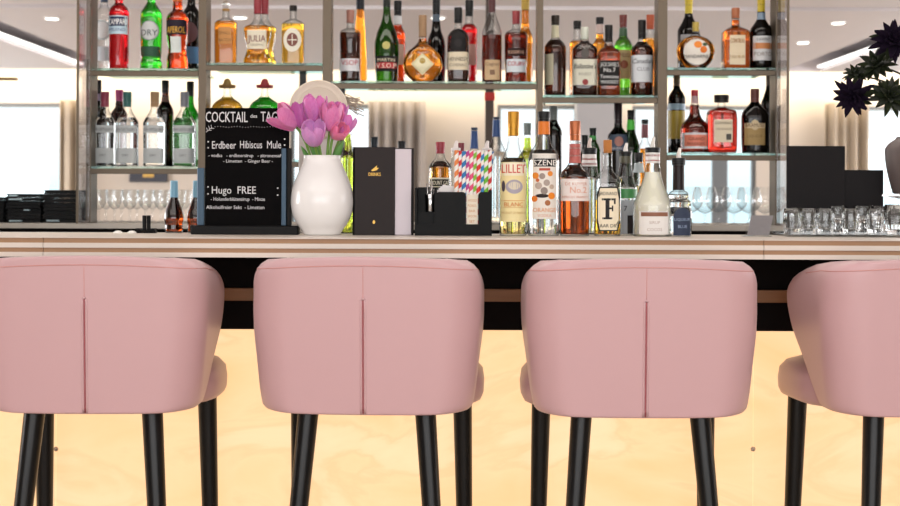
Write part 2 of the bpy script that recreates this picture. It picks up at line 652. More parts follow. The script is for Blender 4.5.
# grey and cream piers inside the room
m_ = MB(); m_.box(fx(574), fx(612), 15.6, 15.98, 0, 2.5); struct(m_.build('trim_1', WALLG))
m_ = MB(); a = V(489.5, 100, 9.0); m_.box(a.x - 0.025, a.x + 0.025, 8.97, 9.03, 0, 2.5); struct(m_.build('trim_2', mat('bronze_post', '#4c4038', 0.4)))
m_ = MB(); m_.box(a.x - 0.03, a.x + 0.03, 8.955, 8.969, V(0, 99, 9).z, V(0, 91, 9).z)
tag(m_.build('sign', paint('#c8281e', 0.4)), 'small red sign on the dark post behind the striped straws', 'sign')
m_ = MB(); a = V(303, 80, 8.0); m_.box(a.x - 0.018, a.x + 0.018, 7.98, 8.02, 0, V(303, 66, 8).z)
a = V(342.5, 80, 8.0); m_.box(a.x - 0.014, a.x + 0.014, 7.98, 8.02, 0, V(342, 60, 8).z); struct(m_.build('trim_3', mat('dark_post', '#2a2e33', 0.4)))

def curtain(x0, x1, label, color='#bdaf9c', y=15.75):
    v, f = [], []
    N = 60
    for j, z in enumerate((0.0, 1.2, 2.22)):
        for i in range(N + 1):
            t = i / N
            v.append((x0 + (x1 - x0) * t, y + 0.045 * math.sin(t * (x1 - x0) * 55) + 0.02 * math.sin(t * 17), z))
    for j in range(2):
        for i in range(N):
            a = j * (N + 1) + i
            f.append((a, a + 1, a + N + 2, a + N + 1))
    o = mesh_obj('curtain', v, f, mat('curtain_linen_' + color.strip('#'), color, 0.9), smooth=True)
    md = o.modifiers.new('thickness', 'SOLIDIFY'); md.thickness = 0.008
    return tag(o, label, 'curtain', 'linen curtains at the far windows')
curtain(fx(66), fx(83), 'narrow beige curtain at the right edge of the big left window')
curtain(fx(370), fx(426), 'grey-beige curtain above the drinks menu, behind the shelves', '#b5aca4')
curtain(fx(819), fx(861), 'beige curtain between the cream wall and the right-hand window')

em = mat('downlight_glow', (1.0, 0.97, 0.9), emit=6.0)
def downlight(px, py, label):
    k = (EYE - 2.5) / ((py - HY))           # from z = EYE - uy*D/F
    D = (2.5 - EYE) * F / (HY - py)
    x = V(px, py, D).x
    t = thing('downlight', label, 'ceiling light', (x, D, 2.5), 'round ceiling downlights')
    a_ = MB(); a_.lathe([(-0.010, 0.048), (-0.006, 0.058), (0.0, 0.058)], n=24); a_.build('trim_ring', mat('downlight_ring', '#e9e7e6', 0.4), t)
    a_ = MB(); a_.lathe([(-0.013, 0.042), (-0.0105, 0.046)], n=24); a_.build('lens', em, t)
for px, py, l in ((52, 19, 'round downlight in the ceiling left of the shelving'),
                  (240, 17.5, 'round downlight seen behind the amber bottle with the round stopper'),
                  (438, 17, 'round downlight seen between the tall dark champagne bottle and its neighbour'),
                  (838, 20.5, 'nearer round downlight in the ceiling right of the shelving'),
                  (803, 40.5, 'farther round downlight in the ceiling right of the shelving')):
    downlight(px, py, l)
m_ = MB(); a = V(-4, 79, 9); b_ = V(17, 79, 9)
m_.box(a.x - 0.3, b_.x, 8.98, 9.02, a.z - 0.008, a.z + 0.008); m_.tube([(b_.x - 0.25, 9, a.z), (b_.x - 0.25, 9, 2.5)], 0.003)
tag(m_.build('pendant_bar', mat('brass', '#8a6a35', 0.3, 0.8)), 'thin brass pendant bar at the far left edge, hanging below the ceiling', 'lamp')
# dark notice with a brass plate on the far wall
t = thing('notice_board', 'small dark notice with a brass plate on the wall behind the lower left glasses', 'sign', (fx(149), 15.99, V(0, 175, 16).z))
m_ = MB(); m_.box(-0.2, 0.2, -0.04, 0, -0.07, 0.08); m_.build('board', paint('#3a3d48', 0.5), t)
m_ = MB(); m_.box(-0.055, 0.06, -0.047, -0.041, -0.02, 0.03); m_.build('plate', mat('brass_plate', '#c9a55c', 0.35, 0.6), t)

# ------------------------------------------------------------------ counters
ZC = 1.10
PALE = mat('counter_pale_wood', '#ded5cb', 0.4, noise=(5, (1, 12, 12), '#d3c8bc'))
TAN = mat('counter_tan_wood', '#a9835f', 0.45, noise=(6, (1.5, 14, 14), '#956f4d'))
DARK = mat('bar_black', '#070404', 0.7, spec=0.15)
bar = thing('bar_counter', 'long bar counter with layered pale and tan edge and glowing onyx front', 'bar counter', (0, 3.3, 0))
X0, X1 = -2.6, 2.6
for (xa, xb) in ((X0, V(43, 236, 3.3).x - 0.0006), (V(43, 236, 3.3).x + 0.0006, V(764, 236, 3.3).x - 0.0006), (V(764, 236, 3.3).x + 0.0006, X1)):
    m_ = MB()
    m_.box(xa, xb, 0.0, 0.5, ZC - 0.0018, ZC, 0)
    zz = ZC - 0.0018
    for (h, mi_, ins) in ((0.0105, 1, 0.003), (0.0108, 0, 0.0), (0.0098, 1, 0.003), (0.0103, 0, 0.0)):
        m_.box(xa, xb, ins, 0.5, zz - h, zz, mi_)
        zz -= h
    m_.build('countertop', [PALE, TAN], bar)
ZU = zz
m_ = MB(); m_.box(X0, X1, 0.30, 0.48, 0.873, ZU); m_.box(X0, X1, 0.34, 0.48, 0.0, 0.873); m_.build('carcass', DARK, bar)
m_ = MB(); m_.box(X0, X1, 0.278, 0.2995, 0.943, 0.972); m_.build('wood_trim', mat('bar_trim_wood', '#a27a54', 0.5, noise=(6, (1.5, 14, 14), '#8e6844')), bar)

def onyx():
    m = bpy.data.materials.new('backlit_onyx')
    m.use_nodes = True
    n, l = m.node_tree.nodes, m.node_tree.links
    b = n['Principled BSDF']
    t = n.new('ShaderNodeTexCoord')
    mp = n.new('ShaderNodeMapping')
    mp.inputs['Scale'].default_value = (1.0, 1.0, 2.2)
    nz = n.new('ShaderNodeTexNoise')
    nz.inputs['Scale'].default_value = 2.4
    nz.inputs['Detail'].default_value = 7
    nz.inputs['Distortion'].default_value = 0.8
    r = n.new('ShaderNodeValToRGB')
    e = r.color_ramp.elements
    e[0].position, e[0].color = 0.25, (1.0, 0.55, 0.24, 1)
    e[1].position, e[1].color = 0.72, (1.0, 0.72, 0.43, 1)
    x = e.new(0.48); x.color = (1.0, 0.64, 0.34, 1)
    x = e.new(0.52); x.color = (1.0, 0.59, 0.30, 1)
    x = e.new(0.56); x.color = (1.0, 0.66, 0.37, 1)
    l.new(t.outputs['Object'], mp.inputs[0]); l.new(mp.outputs[0], nz.inputs['Vector']); l.new(nz.outputs['Fac'], r.inputs['Fac'])
    l.new(r.outputs[0], b.inputs['Emission Color'])
    b.inputs['Emission Strength'].default_value = 1.12
    b.inputs['Base Color'].default_value = (0.12, 0.09, 0.05, 1)
    b.inputs['Roughness'].default_value = 0.35
    return m
ON = onyx()
sx = [X0, V(56, 450, 3.6).x, V(753, 450, 3.6).x, X1]
for i in range(3):
    m_ = MB(); m_.box(sx[i] + 0.0006, sx[i + 1] - 0.0006, 0.30, 0.339, 0.05, 0.872)
    m_.build('light_panel', ON, bar)['label'] = 'backlit onyx panel, ' + ('left', 'middle', 'right')[i]
# grey discs at the panel joints, painted shadows of the bolts behind
for i in (1, 2):
    m_ = MB(); c = V((56, 753)[i - 1], 449, 3.6)
    m_.lathe([(0, 0.006), (0.003, 0.004)], (c.x, 0.2995, c.z), 16, M=Matrix.Rotation(PI / 2, 3, 'X'))
    m_.build('panel_fixing', paint('#cbb8a6', 0.5), bar, True)

bk = thing('back_counter', 'black back-bar counter with a thin pale metal worktop edge', 'back counter', (0, 5.18, 0))
STEEL = mat('brushed_steel', '#a39c92', 0.35, 0.75)
m_ = MB(); m_.box(-3.2, 3.2, 0, 0.62, ZC - 0.018, ZC); m_.build('worktop', STEEL, bk)
m_ = MB(); m_.box(-3.2, 3.2, 0.04, 0.60, 0.0, ZC - 0.018); m_.build('cabinet', DARK, bk)

# ------------------------------------------------------------------ shelving
BRZ = mat('bronze_metal', '#62574a', 0.4, 0.7)
BRZD = mat('bronze_metal_dark', '#6d6356', 0.42, 0.75)
sh = thing('bottle_shelving', 'open bronze-framed glass shelving standing on the back counter', 'shelving', (0, 5.25, ZC))
SD = 5.34
def shz(px, py): return V(px, py, SD).z
for px, wd in ((88.3, 5.0), (202, 8.0), (326.5, 8.5), (539.8, 6.0), (662.3, 9.5), (778, 5.0)):
    a = V(px, 150, 5.25)
    h = wd / 2 * 5.25 / F
    m_ = MB(); m_.box(a.x - h, a.x + h, 0, 0.10, 0, 1.30, bev=0.0015)
    m_.build('post', BRZ, sh)
bays = [(90.8, 198, 70.5), (90.8, 198, 166.8), (206, 322.2, 65.2), (206, 322.2, 160), (330.8, 536.8, 83.2), (542.8, 657.5, 97),
        (667.2, 775.5, 70), (667.2, 775.5, 153.6)]
SZ = []
for (pa, pb, py) in bays:
    xa, xb = V(pa, py, 5.25).x, V(pb, py, 5.25).x
    z = shz((pa + pb) / 2, py)
    SZ.append(z)
    m_ = MB(); m_.box(xa + 0.0005, xb - 0.0005, -0.004, 0.36, z - ZC - 0.008, z - ZC, bev=0.001); m_.build('glass_shelf', GL_SHELF, sh)
    m_ = MB(); m_.box(xa, xb, 0.0, 0.014, z - ZC - 0.027, z - ZC - 0.0085, bev=0.001); m_.build('shelf_rail', BRZ, sh)
z1a, z1b, z2a, z2b, z3, z4, z5a, z5b = SZ
PIN = mat('chrome_pin', '#d8d4cd', 0.15, 1.0)
for px, pys in ((209, (62, 77)), (331.5, (60, 73)), (543.5, (90, 104))):
    for py in pys:
        a = V(px, py, 5.3)
        m_ = MB(); m_.lathe([(0, 0.004), (0.006, 0.004)], (a.x, a.y - 5.25, a.z - ZC), 10, M=Matrix.Rotation(PI / 2, 3, 'Y')); m_.build('shelf_pin', PIN, sh, True)
GL_SIDE = thin_glass('side_glass', (0.95, 0.94, 0.95), (0.7, 0.7, 0.72))
for sgn in (-1, 1):
    x = V(88.3 if sgn < 0 else 778, 150, 5.25).x + 0.003 * -sgn
    m_ = MB(); m_.box(x - 0.003, x + 0.003, -0.16, -0.001, 0, 1.30); m_.build('side_glass', GL_SIDE, sh)
    m_ = MB(); m_.box(x - 0.004, x + 0.004, -0.166, -0.1605, 0, 1.30); m_.build('edge_strip', BRZ, sh)
# ------------------------------------------------------------------ bar stools
def leather():
    m = bpy.data.materials.new('pink_leather')
    m.use_nodes = True
    n, l = m.node_tree.nodes, m.node_tree.links
    b = n['Principled BSDF']
    b.inputs['Base Color'].default_value = lin('#c8a2a6')
    b.inputs['Roughness'].default_value = 0.38
    b.inputs['Sheen Weight'].default_value = 0.15
    t = n.new('ShaderNodeTexCoord')
    nz = n.new('ShaderNodeTexNoise'); nz.inputs['Scale'].default_value = 380; nz.inputs['Detail'].default_value = 2
    n2 = n.new('ShaderNodeTexNoise'); n2.inputs['Scale'].default_value = 7
    ad = n.new('ShaderNodeMath'); ad.operation = 'MULTIPLY_ADD'; ad.inputs[1].default_value = 0.12
    bp = n.new('ShaderNodeBump'); bp.inputs['Strength'].default_value = 0.18; bp.inputs['Distance'].default_value = 0.004
    l.new(t.outputs['Object'], nz.inputs['Vector']); l.new(t.outputs['Object'], n2.inputs['Vector'])
    l.new(nz.outputs['Fac'], ad.inputs[0]); l.new(n2.outputs['Fac'], ad.inputs[2])
    l.new(ad.outputs[0], bp.inputs['Height']); l.new(bp.outputs[0], b.inputs['Normal'])
    return m
PINK = leather()
PINKD = mat('pink_leather_fold', '#a4555a', 0.6)
LEGM = mat('black_lacquer', '#08090b', 0.3, spec=0.35)

def lerp_tab(tab, t):
    for i in range(len(tab) - 1):
        if t <= tab[i + 1][0]:
            u = (t - tab[i][0]) / (tab[i + 1][0] - tab[i][0])
            return tab[i][1] + (tab[i + 1][1] - tab[i][1]) * u
    return tab[-1][1]
A_TAB = spline([(0, 0.217), (0.03, 0.225), (0.3, 0.235), (0.62, 0.243), (0.84, 0.2425), (0.92, 0.238), (0.965, 0.230), (1, 0.212)], 6)
F_TAB = spline([(0, 0.115), (0.12, 0.15), (0.35, 0.215), (0.6, 0.285), (0.8, 0.315), (0.92, 0.285), (1, 0.20)], 6)
def shell_pt(u, v, ins=0.0):
    """u in -1..1 round the back, v in 0..1 upwards"""
    A = lerp_tab(A_TAB, v) - ins
    Ff = lerp_tab(F_TAB, v)
    R = 0.075 - ins * 0.6
    s = abs(u)
    flat = A - R
    Lt = flat + R * PI / 2 + max(0.005, Ff - 0.075)
    d = s * Lt
    if d < flat:
        x, y = d, 0.0
    elif d < flat + R * PI / 2:
        a = (d - flat) / R
        x, y = flat + R * math.sin(a), R - R * math.cos(a)
    else:
        x, y = A, R + (d - flat - R * PI / 2)
    y += ins + 0.25 * min(x, 0.2) ** 2
    zt = 1.066 - 0.012 * (x / 0.25) ** 2 - 0.10 * max(0.0, y - 0.10)
    zb = 0.736 + 0.008 * (x / 0.25) ** 4 + 0.01 * max(0.0, y)
    lean = -0.018 * v
    zz_ = zb + (zt - zb) * v
    if ins > 0:
        zz_ = max(zb + 0.004, zz_)
    return Vector((math.copysign(x, u) if u else 0.0, y + lean, zz_))

def stool(label):
    t = thing('bar_stool', label, 'bar stool', (0, 0, 0), 'pink bar stools along the counter')
    NU, NV = 60, 28
    T = 0.046
    verts, faces = [], []
    def q(k, N): return (1 - math.cos(PI * k / N)) / 2 * 0.35 + (k / N) * 0.65
    def idx(side, i, j): return side * (NU + 1) * (NV + 1) + j * (NU + 1) + i
    for side in (0, 1):
        for j in range(NV + 1):
            v = q(j, NV)
            for i in range(NU + 1):
                u = -1 + 2 * i / NU
                if side == 0:
                    verts.append(shell_pt(u, v))
                else:
                    p = shell_pt(u, v, T)
                    verts.append(p)
    for j in range(NV):
        for i in range(NU):
            faces.append((idx(0, i, j), idx(0, i + 1, j), idx(0, i + 1, j + 1), idx(0, i, j + 1)))
            faces.append((idx(1, i, j), idx(1, i, j + 1), idx(1, i + 1, j + 1), idx(1, i + 1, j)))
    for i in range(NU):
        faces.append((idx(0, i, 0), idx(1, i, 0), idx(1, i + 1, 0), idx(0, i + 1, 0)))
        faces.append((idx(0, i, NV), idx(0, i + 1, NV), idx(1, i + 1, NV), idx(1, i, NV)))
    for j in range(NV):
        faces.append((idx(0, 0, j), idx(0, 0, j + 1), idx(1, 0, j + 1), idx(1, 0, j)))
        faces.append((idx(0, NU, j), idx(1, NU, j), idx(1, NU, j + 1), idx(0, NU, j + 1)))
    o = mesh_obj('backrest', verts, faces, PINK, t, smooth=True)
    bv = o.modifiers.new('round', 'BEVEL'); bv.width = 0.013; bv.segments = 4; bv.limit_method = 'ANGLE'; bv.angle_limit = math.radians(50)
    # seams
    def on(x, z, off):
        best = min((k / 60 for k in range(61)), key=lambda v: abs(shell_pt(0.0, v).z - z))
        return Vector((x, shell_pt(0.0, best).y - off, z))
    m1 = MB()
    zs = [0.739 + (0.978 - 0.739) * k / 16 for k in range(17)]
    for sx_ in (-0.0042, 0.0042):
        m1.tube([on(sx_, z, -0.0004) for z in zs], 0.0026, 8)
    m1.lathe([(-0.0026, 0.0026), (0, 0.0046), (0.0026, 0.0026)], on(0, 0.9795, 0.0), 10)
    m1.build('back_seam', PINK, t, True)
    m1 = MB(); m1.tube([on(0, z, 0.0004) for z in zs], 0.0014, 6); m1.build('seam_groove', PINKD, t, True)
    m1 = MB()
    m1.tube([shell_pt(-0.86 + 1.72 * k / 50, 0.945) + Vector((0, -0.0002, 0)) for k in range(51)], 0.0010, 6)
    m1.tube([on(0, 0.98 + 0.065 * k / 8, 0.0) for k in range(9)], 0.0007, 6)
    m1.build('stitching', mat('pink_thread', '#cf958f', 0.6), t, True)
    # seat cushion
    rows = [(0.738, 0.93), (0.742, 0.975), (0.752, 0.995), (0.775, 1.0), (0.800, 0.985), (0.815, 0.93), (0.823, 0.80), (0.826, 0.5), (0.827, 0.05)]
    NS = 48
    v, f = [], []
    for (z, k) in rows:
        for i in range(NS):
            a = 2 * PI * i / NS
            c, s_ = math.cos(a), math.sin(a)
            yy = 0.285 + 0.228 * k * math.copysign(abs(s_) ** (2 / 3.2), s_)
            hw_ = 0.244 if yy > 0.2 else 0.244 - 0.06 * min(1, (0.2 - yy) / 0.15)
            v.append((hw_ * k * math.copysign(abs(c) ** (2 / 3.2), c), yy, z + (0.012 * (1 - k) if k < 0.9 and z > .78 else 0)))
    for j in range(len(rows) - 1):
        for i in range(NS):
            i2 = (i + 1) % NS
            f.append((j * NS + i, j * NS + i2, (j + 1) * NS + i2, (j + 1) * NS + i))
    f.append(tuple(reversed(range(NS)))); f.append(tuple((len(rows) - 1) * NS + i for i in range(NS)))
    mesh_obj('seat', v, f, PINK, t, smooth=True)
    m1 = MB(); m1.box(-0.155, 0.155, 0.06, 0.42, 0.742, 0.752); m1.box(-0.115, -0.090, 0.012, 0.03, 0.738, 0.752)
    m1.build('underframe', DARK, t)
    for sgn in (-1, 1):
        m1 = MB(); m1.tube([(sgn * 0.124, 0.075, 0.748), (sgn * 0.182, -0.03, 0.0)], 0.0225, 24, r1=0.0135); m1.build('leg', LEGM, t, True, angle=50)
        m1 = MB(); m1.tube([(sgn * 0.190, 0.39, 0.748), (sgn * 0.202, 0.45, 0.0)], 0.0225, 24, r1=0.0135); m1.build('leg', LEGM, t, True, angle=50)
    return t

st = stool('pink leather bar stool cut by the left edge, its seat showing on the right')
sts = [(-0.757, 0.0, None), (-0.179, -0.05, 'pink leather bar stool in front of the white tulip vase'),
       (0.404, 0.0, 'pink leather bar stool below the row of spirit bottles on the counter'),
       (1.031, 0.075, 'pink leather bar stool cut by the right edge, seat cushion poking out on its left')]
for i, (x, rz, l) in enumerate(sts):
    o = st if i == 0 else copy_tree(st)
    o.location = (x, 3.12 - (0.03 if i == 2 else 0), 0)
    o.rotation_euler = (0, 0, rz)
    if l: o['label'] = l

# ------------------------------------------------------------------ bottles on the shelves
FR_, BK_ = 5.345, 5.47      # front and back row distance
G1, G2, G3, G4, G5 = ('bottles on the top left shelf', 'bottles on the second left shelf', 'bottles on the long middle shelf',
                      'whisky bottles on the shelf right of the middle', 'liqueur bottles on the right shelves')
def B(*a, **k): return bottle(*a, **k)
# --- top left bay
B('vermouth_bottle', 'clear bottle with dark blue cap and round grey label, partly behind the red one', 104, BK_,
  [(-6, 3.3), (4, 3.6), (12, 7.5), (18, 9), (60, 9), (71.5, 8.6)], z1a, liquid=L_CLEAR, level=20, caps=[(-8, 2, 3.9, '#1f3550')],
  labels=[dict(y=(20, 40), hw=8.2, shape='round', bg='#b9c2c6', marks=[('round', 97, 111, 22, 38, '#d9dde0')]), dict(y=(46, 60), hw=8, bg='#c9d2da')], group=G1)
B('red_bitter_bottle', 'bright red bottle with blue and white label on the top left shelf', 118.7, FR_,
  [(-14, 3.4), (3, 4.2), (9, 9), (14, 10.2), (40, 10), (71.5, 10)], z1a, liquid=L_RED, level=1, glass=GL_CLEAR, caps=[(-16, 1, 4.4, '#c41a20')],
  labels=[dict(y=(17, 35.5), hw=9.6, bg='#c4dcea', marks=[('rect', 109.6, 127.8, 18, 27.5, '#1d2c55')], text=[('CAMPARI', 118.7, 23, 6, '#ffffff'), ('MILANO', 118.7, 31, 3, '#3a5a90')])], group=G1)
B('green_vermouth_bottle', 'bright green bottle with a round silver label on the top left shelf', 151, FR_,
  [(-12, 3.4), (2, 4.2), (8, 7.5), (14, 10.6), (20, 11), (55, 10.4), (60, 9.8), (64, 11), (71.5, 11)], z1a, glass=GL_CLEAR, liquid=L_GREEN, level=0,
  caps=[(-14, 0, 4.3, '#1d6a33')], labels=[dict(y=(22, 42), hw=9.3, shape='round', bg='#8f979a', marks=[('round', 142.8, 159.2, 23, 41, '#c9cdce')],
  text=[('DRY', 151, 34, 6, '#4a5558')]), dict(y=(48, 58), hw=10, bg='#22503a', name='band_label')], group=G1)
B('orange_bitter_bottle', 'orange-red aperitif bottle with a small white label and dark arched emblem', 177.3, FR_,
  [(-8, 4.6), (10, 5), (15, 9.5), (20, 11.2), (36, 10.8), (52, 9.2), (60, 10.6), (71.5, 11)], z1a, liquid=L_ORANGE, level=0, caps=[(-10, 2, 5, '#d96a20')],
  labels=[dict(y=(21, 36), hw=10, bg='#33243c', marks=[], text=[('APEROL', 177.3, 31, 6.4, '#e8b13c', 0.15)]), dict(y=(38, 54), hw=5.2, bg='#dfe6e4')], group=G1)
B('dark_wine_bottle', 'near-black bottle with pale blue label at the right end of the top left shelf', 191, BK_,
  [(-10, 3.8), (4, 4), (12, 8), (18, 8.8), (71.5, 8.6)], z1a, glass=GL_BLACK, caps=[(-12, 0, 4.2, '#151515')],
  labels=[dict(y=(46, 62), hw=8, bg='#5f9ad0'), dict(y=(22, 42), hw=7.5, shape='round', bg='#6a4a50')], group=G1)
# --- second shelf of the left bay: a row of four twin-label gins and four behind
gr = [(-0.3, 104.5, '#9e3d55', 'dark pink'), (0, 127, '#2b6b66', 'teal'), (0, 154.5, '#a9865e', 'tan'), (0, 184.3, '#8b8b95', 'silver-grey')]
for i, (o_, cx, cc, nm) in enumerate(gr):
    B('gin_bottle', 'clear square-shouldered bottle with two grey labels and a %s cap' % nm, cx, FR_,
      [(93, 3.8), (108, 4), (112, 5.2), (118, 8.6), (124, 11.2), (150, 11), (167.5, 11)], z1b, liquid=L_CLEAR, level=118,
      caps=[(92, 107, 4.3, cc)], dr=0.7, n=3.2,
      labels=[dict(y=(126, 133.5), hw=10.4, bg='#b9bfc1', text=[('GIN DISTILLERY', cx, 130, 2.6, '#555a60')]),
              dict(y=(149, 164), hw=10.2, bg='#b9bfc1', name='lower_label', text=[('DRY', cx, 156, 2.4, '#70757a')])], group=G2)
B('sherry_bottle', 'dark wine bottle half hidden at the left end of the second shelf', 97.5, BK_, [(81, 3.3), (100, 3.6), (108, 8), (112, 8.4), (167.5, 8.4)], z1b,
  glass=GL_BLACK, caps=[(80, 94, 3.7, '#241f24')], bands=[(94, 101, '#8a7890', 'neck_label')], group=G2)
B('sherry_bottle', 'amber-brown bottle with magenta cap between the dark pink and teal capped ones', 119, BK_, [(91, 3.6), (106, 3.8), (114, 8), (167.5, 8.2)], z1b,
  glass=GL_BROWN, liquid=L_DKAMBER, level=100, caps=[(90, 101, 3.9, '#b03a78')], group=G2)
B('sherry_bottle', 'brown bottle with black capsule behind the tan-capped one', 165, BK_, [(81, 3.3), (100, 3.6), (110, 8), (115, 8.5), (167.5, 8.4)], z1b,
  glass=GL_BROWN, liquid=L_BROWN, level=96, caps=[(80.5, 93, 3.6, '#26201f')], bands=[(97, 102, '#6b4a3c', 'neck_label')], group=G2)
B('sherry_bottle', 'green glass bottle with black capsule at the right end of the second shelf', 190, BK_, [(83, 3.2), (104, 3.6), (114, 8), (120, 8.6), (167.5, 8.4)], z1b,
  glass=GL_GREEN, liquid=None, caps=[(81.5, 96, 3.6, '#1a211c')], group=G2)
# --- second bay, top
B('bourbon_bottle', 'amber rectangular bottle with a round glass stopper', 225.7, FR_, [(10, 3.2), (18, 3.6), (21, 8.5), (24, 11.2), (60, 11), (66, 10.8)], z2a,
  liquid=L_AMBER, level=21.5, dr=0.65, n=3.5, caps=[(9, 11, 3.9, '#b98f4e', 'collar')],
  labels=[dict(y=(28, 45), hw=6.5, bg='#c98d4a', rough=0.5, text=[('SMALL', 225.7, 34, 3, '#7a4a20'), ('BATCH', 225.7, 41, 3, '#7a4a20')])], group='spirits on the second bay top shelf')
def stopper_ball(t_px, py, r, z0, D, m, label=None):
    a = V(t_px, py, D)
    return a
a_ = [o for o in COL.objects if o.name.startswith('bourbon_bottle')][0]
m_ = MB(); k_ = FR_ / F; zc = V(225.7, 5, FR_).z - a_.location.z
m_.lathe([(zc - 4.6 * k_, 0.5 * k_)] + [(zc - 4.4 * k_ * math.cos(PI * i / 12), max(0.4, 4.4 * math.sin(PI * i / 12)) * k_) for i in range(1, 12)] + [(zc + 4.5 * k_, 0.4 * k_)], n=20)
m_.build('stopper', GL_SOLID, a_, True)
def julia(cx, D, hw, label, capc):
    return B('brandy_decanter', label, cx, D,
      [(12, 3.4), (19, 4), (24, 7), (28, hw * .98), (32, hw), (50, hw * .76), (54, hw * .82), (60, hw * .98), (63, hw), (66, hw * .94)], z2a, liquid=L_GOLD, level=26, dr=0.6, n=2.6, neck=0.4,
      caps=[(-2, 14, 4, capc)], labels=[dict(y=(31, 50), hw=9.5, bg='#e8e0cc', text=[('JULIA', cx, 39.5, 6.5, '#7a2c2c'), ('GRAPPA', cx, 46, 2.4, '#8a7a5c')])] if D < 5.4 else [], group='spirits on the second bay top shelf')
julia(257.5, FR_, 14, 'waisted golden decanter with red cap and cream lettered label', '#8c1c2a')
julia(264.5, BK_, 12, 'second red-capped decanter standing just behind the lettered one', '#8c1c2a')
B('grappa_bottle', 'golden bottle with black cap and large oval cream label', 293, FR_, [(10, 3.2), (19, 3.5), (21.5, 8), (25, 11.4), (60, 11.2), (66, 11)], z2a, liquid=L_GOLD, level=24,
  dr=0.7, n=3, caps=[(5.5, 11, 3.8, '#2b2320')], labels=[dict(y=(29, 53), hw=9, shape='round', bg='#e9e4d4', marks=[('round', 287.5, 298.5, 34, 47.5, '#7a4238'), ('rect', 288.5, 297.5, 40.5, 41.5, '#e9e4d4'), ('rect', 292.6, 293.4, 35, 46, '#e9e4d4')])],
  group='spirits on the second bay top shelf')
def tequila(cx, hatc, liq, label):
    t = B('tequila_bottle', label, cx, FR_, [(87, 3.4), (95, 3.8), (98.5, 6.5), (103, 12.5), (108, 15.5), (112, 16), (150, 15), (161, 13)], z2b, liquid=liq, level=97.5, group='hat-topped tequila bottles')
    k = FR_ / F; zt = V(cx, 88, FR_).z - t.location.z
    m = MB(); m.lathe([(zt, 3.5 * k), (zt, 8.2 * k), (zt + 2.6 * k, 8.6 * k), (zt + 3.0 * k, 8.0 * k), (zt + 1.6 * k, 5 * k), (zt + 4 * k, 4.2 * k), (zt + 8 * k, 3.0 * k), (zt + 9.3 * k, 1.2 * k), (zt + 9.5 * k, 0.2 * k)], n=24)
    m.build('hat_cap', paint(hatc, 0.5), t, True, angle=45)
tequila(227, '#8f6a36', L_GOLD, 'clear bottle of golden tequila with a tan sombrero cap, behind the blackboard')
tequila(264.5, '#9a2630', L_GREEN, 'greenish tequila bottle with a red sombrero cap, behind the blackboard')
# --- long middle shelf
B('whisky_bottle', 'pinkish-brown bottle with copper cap at the left end of the long middle shelf', 350, FR_,
  [(22, 3.2), (28, 3.8), (31, 9.5), (35, 10.8), (58, 10.4), (60, 10.6), (84, 10.2)], z3, liquid=L_BROWN, level=33, glass=GL_CLEAR,
  caps=[(10, 23, 4, '#9c6a5c')], labels=[dict(y=(60, 72.5), hw=9.4, bg='#dcdde2', text=[('VSOP', 350, 64, 5, '#b03a48')])], group=G3)
B('liqueur_bottle', 'slender tapering amber bottle with dark neck behind the copper-capped one', 360, BK_, [(-12, 3.4), (8, 3.8), (30, 5.4), (60, 7), (84, 7.4)], z3, liquid=L_AMBER, level=9,
  caps=[(-14, 9, 4.2, '#1a2536')], group=G3)
B('cognac_bottle', 'broad green bottle with long neck and black-red label', 386.5, FR_, [(-14, 3.4), (12, 3.6), (22, 5.4), (34, 10), (46, 12.2), (56, 12.4), (70, 11.6), (84, 11)], z3,
  glass=thin_glass('cognac_green_glass', (0.13, 0.34, 0.06), (0.01, 0.05, 0.01)), caps=[(-16, 0, 3.9, '#141816')], bands=[(0, 7, '#1c2a1c', 'neck_wrap')],
  labels=[dict(y=(43, 51), hw=4, shape='round', bg='#b9b06a', name='seal'), dict(y=(57.5, 73), hw=11, bg='#1d1a1a', marks=[('rect', 376.5, 396.5, 64, 70, '#b02a30')], text=[('MARTIN', 386.5, 61.5, 3.4, '#e6dcc0'), ('V.S.O.P', 386.5, 67.2, 4.6, '#f0d8c8')])], group=G3)
B('brandy_bottle', 'reddish-amber bottle with clear neck peeking out behind the broad green one', 397.5, BK_, [(4, 3.4), (25, 4.2), (33, 7.5), (42, 8), (84, 7.6)], z3, liquid=L_ORANGE, level=25,
  caps=[(1, 15, 3.9, '#16191e')], bands=[(16, 24, '#cdd0d4', 'neck_label')], labels=[dict(y=(44, 64), hw=6.5, bg='#c9a89a')], group=G3)
B('armagnac_flask', 'round amber flask with a tilted diamond label', 422.5, FR_, [(36, 3.4), (42, 4.6), (47, 9), (52, 14.8), (60, 19.2), (67, 19.8), (74, 17.5), (80, 12), (84, 8)], z3, liquid=L_AMBER, level=39, dr=0.5, neck=0.35,
  caps=[(15, 37, 4, '#9a7a5a', 'capsule', 0.6)], labels=[dict(y=(54, 76.5), hw=11.5, shape='diamond', bg='#d6cda6', marks=[('diamond', 414, 431, 57, 73.5, '#e2dab8'), ('round', 419.5, 425.5, 59, 65, '#a88c3a')])], group=G3)
B('sparkling_wine_bottle', 'very dark long-necked sparkling wine bottle behind the round flask', 436, BK_, [(-14, 3.3), (15, 3.6), (28, 4.6), (40, 8.6), (50, 9.6), (84, 9.4)], z3, glass=GL_BLACK,
  caps=[(-16, 12, 3.9, '#161b22')], bands=[(14, 21, '#4a5a6a', 'neck_label')], group=G3)
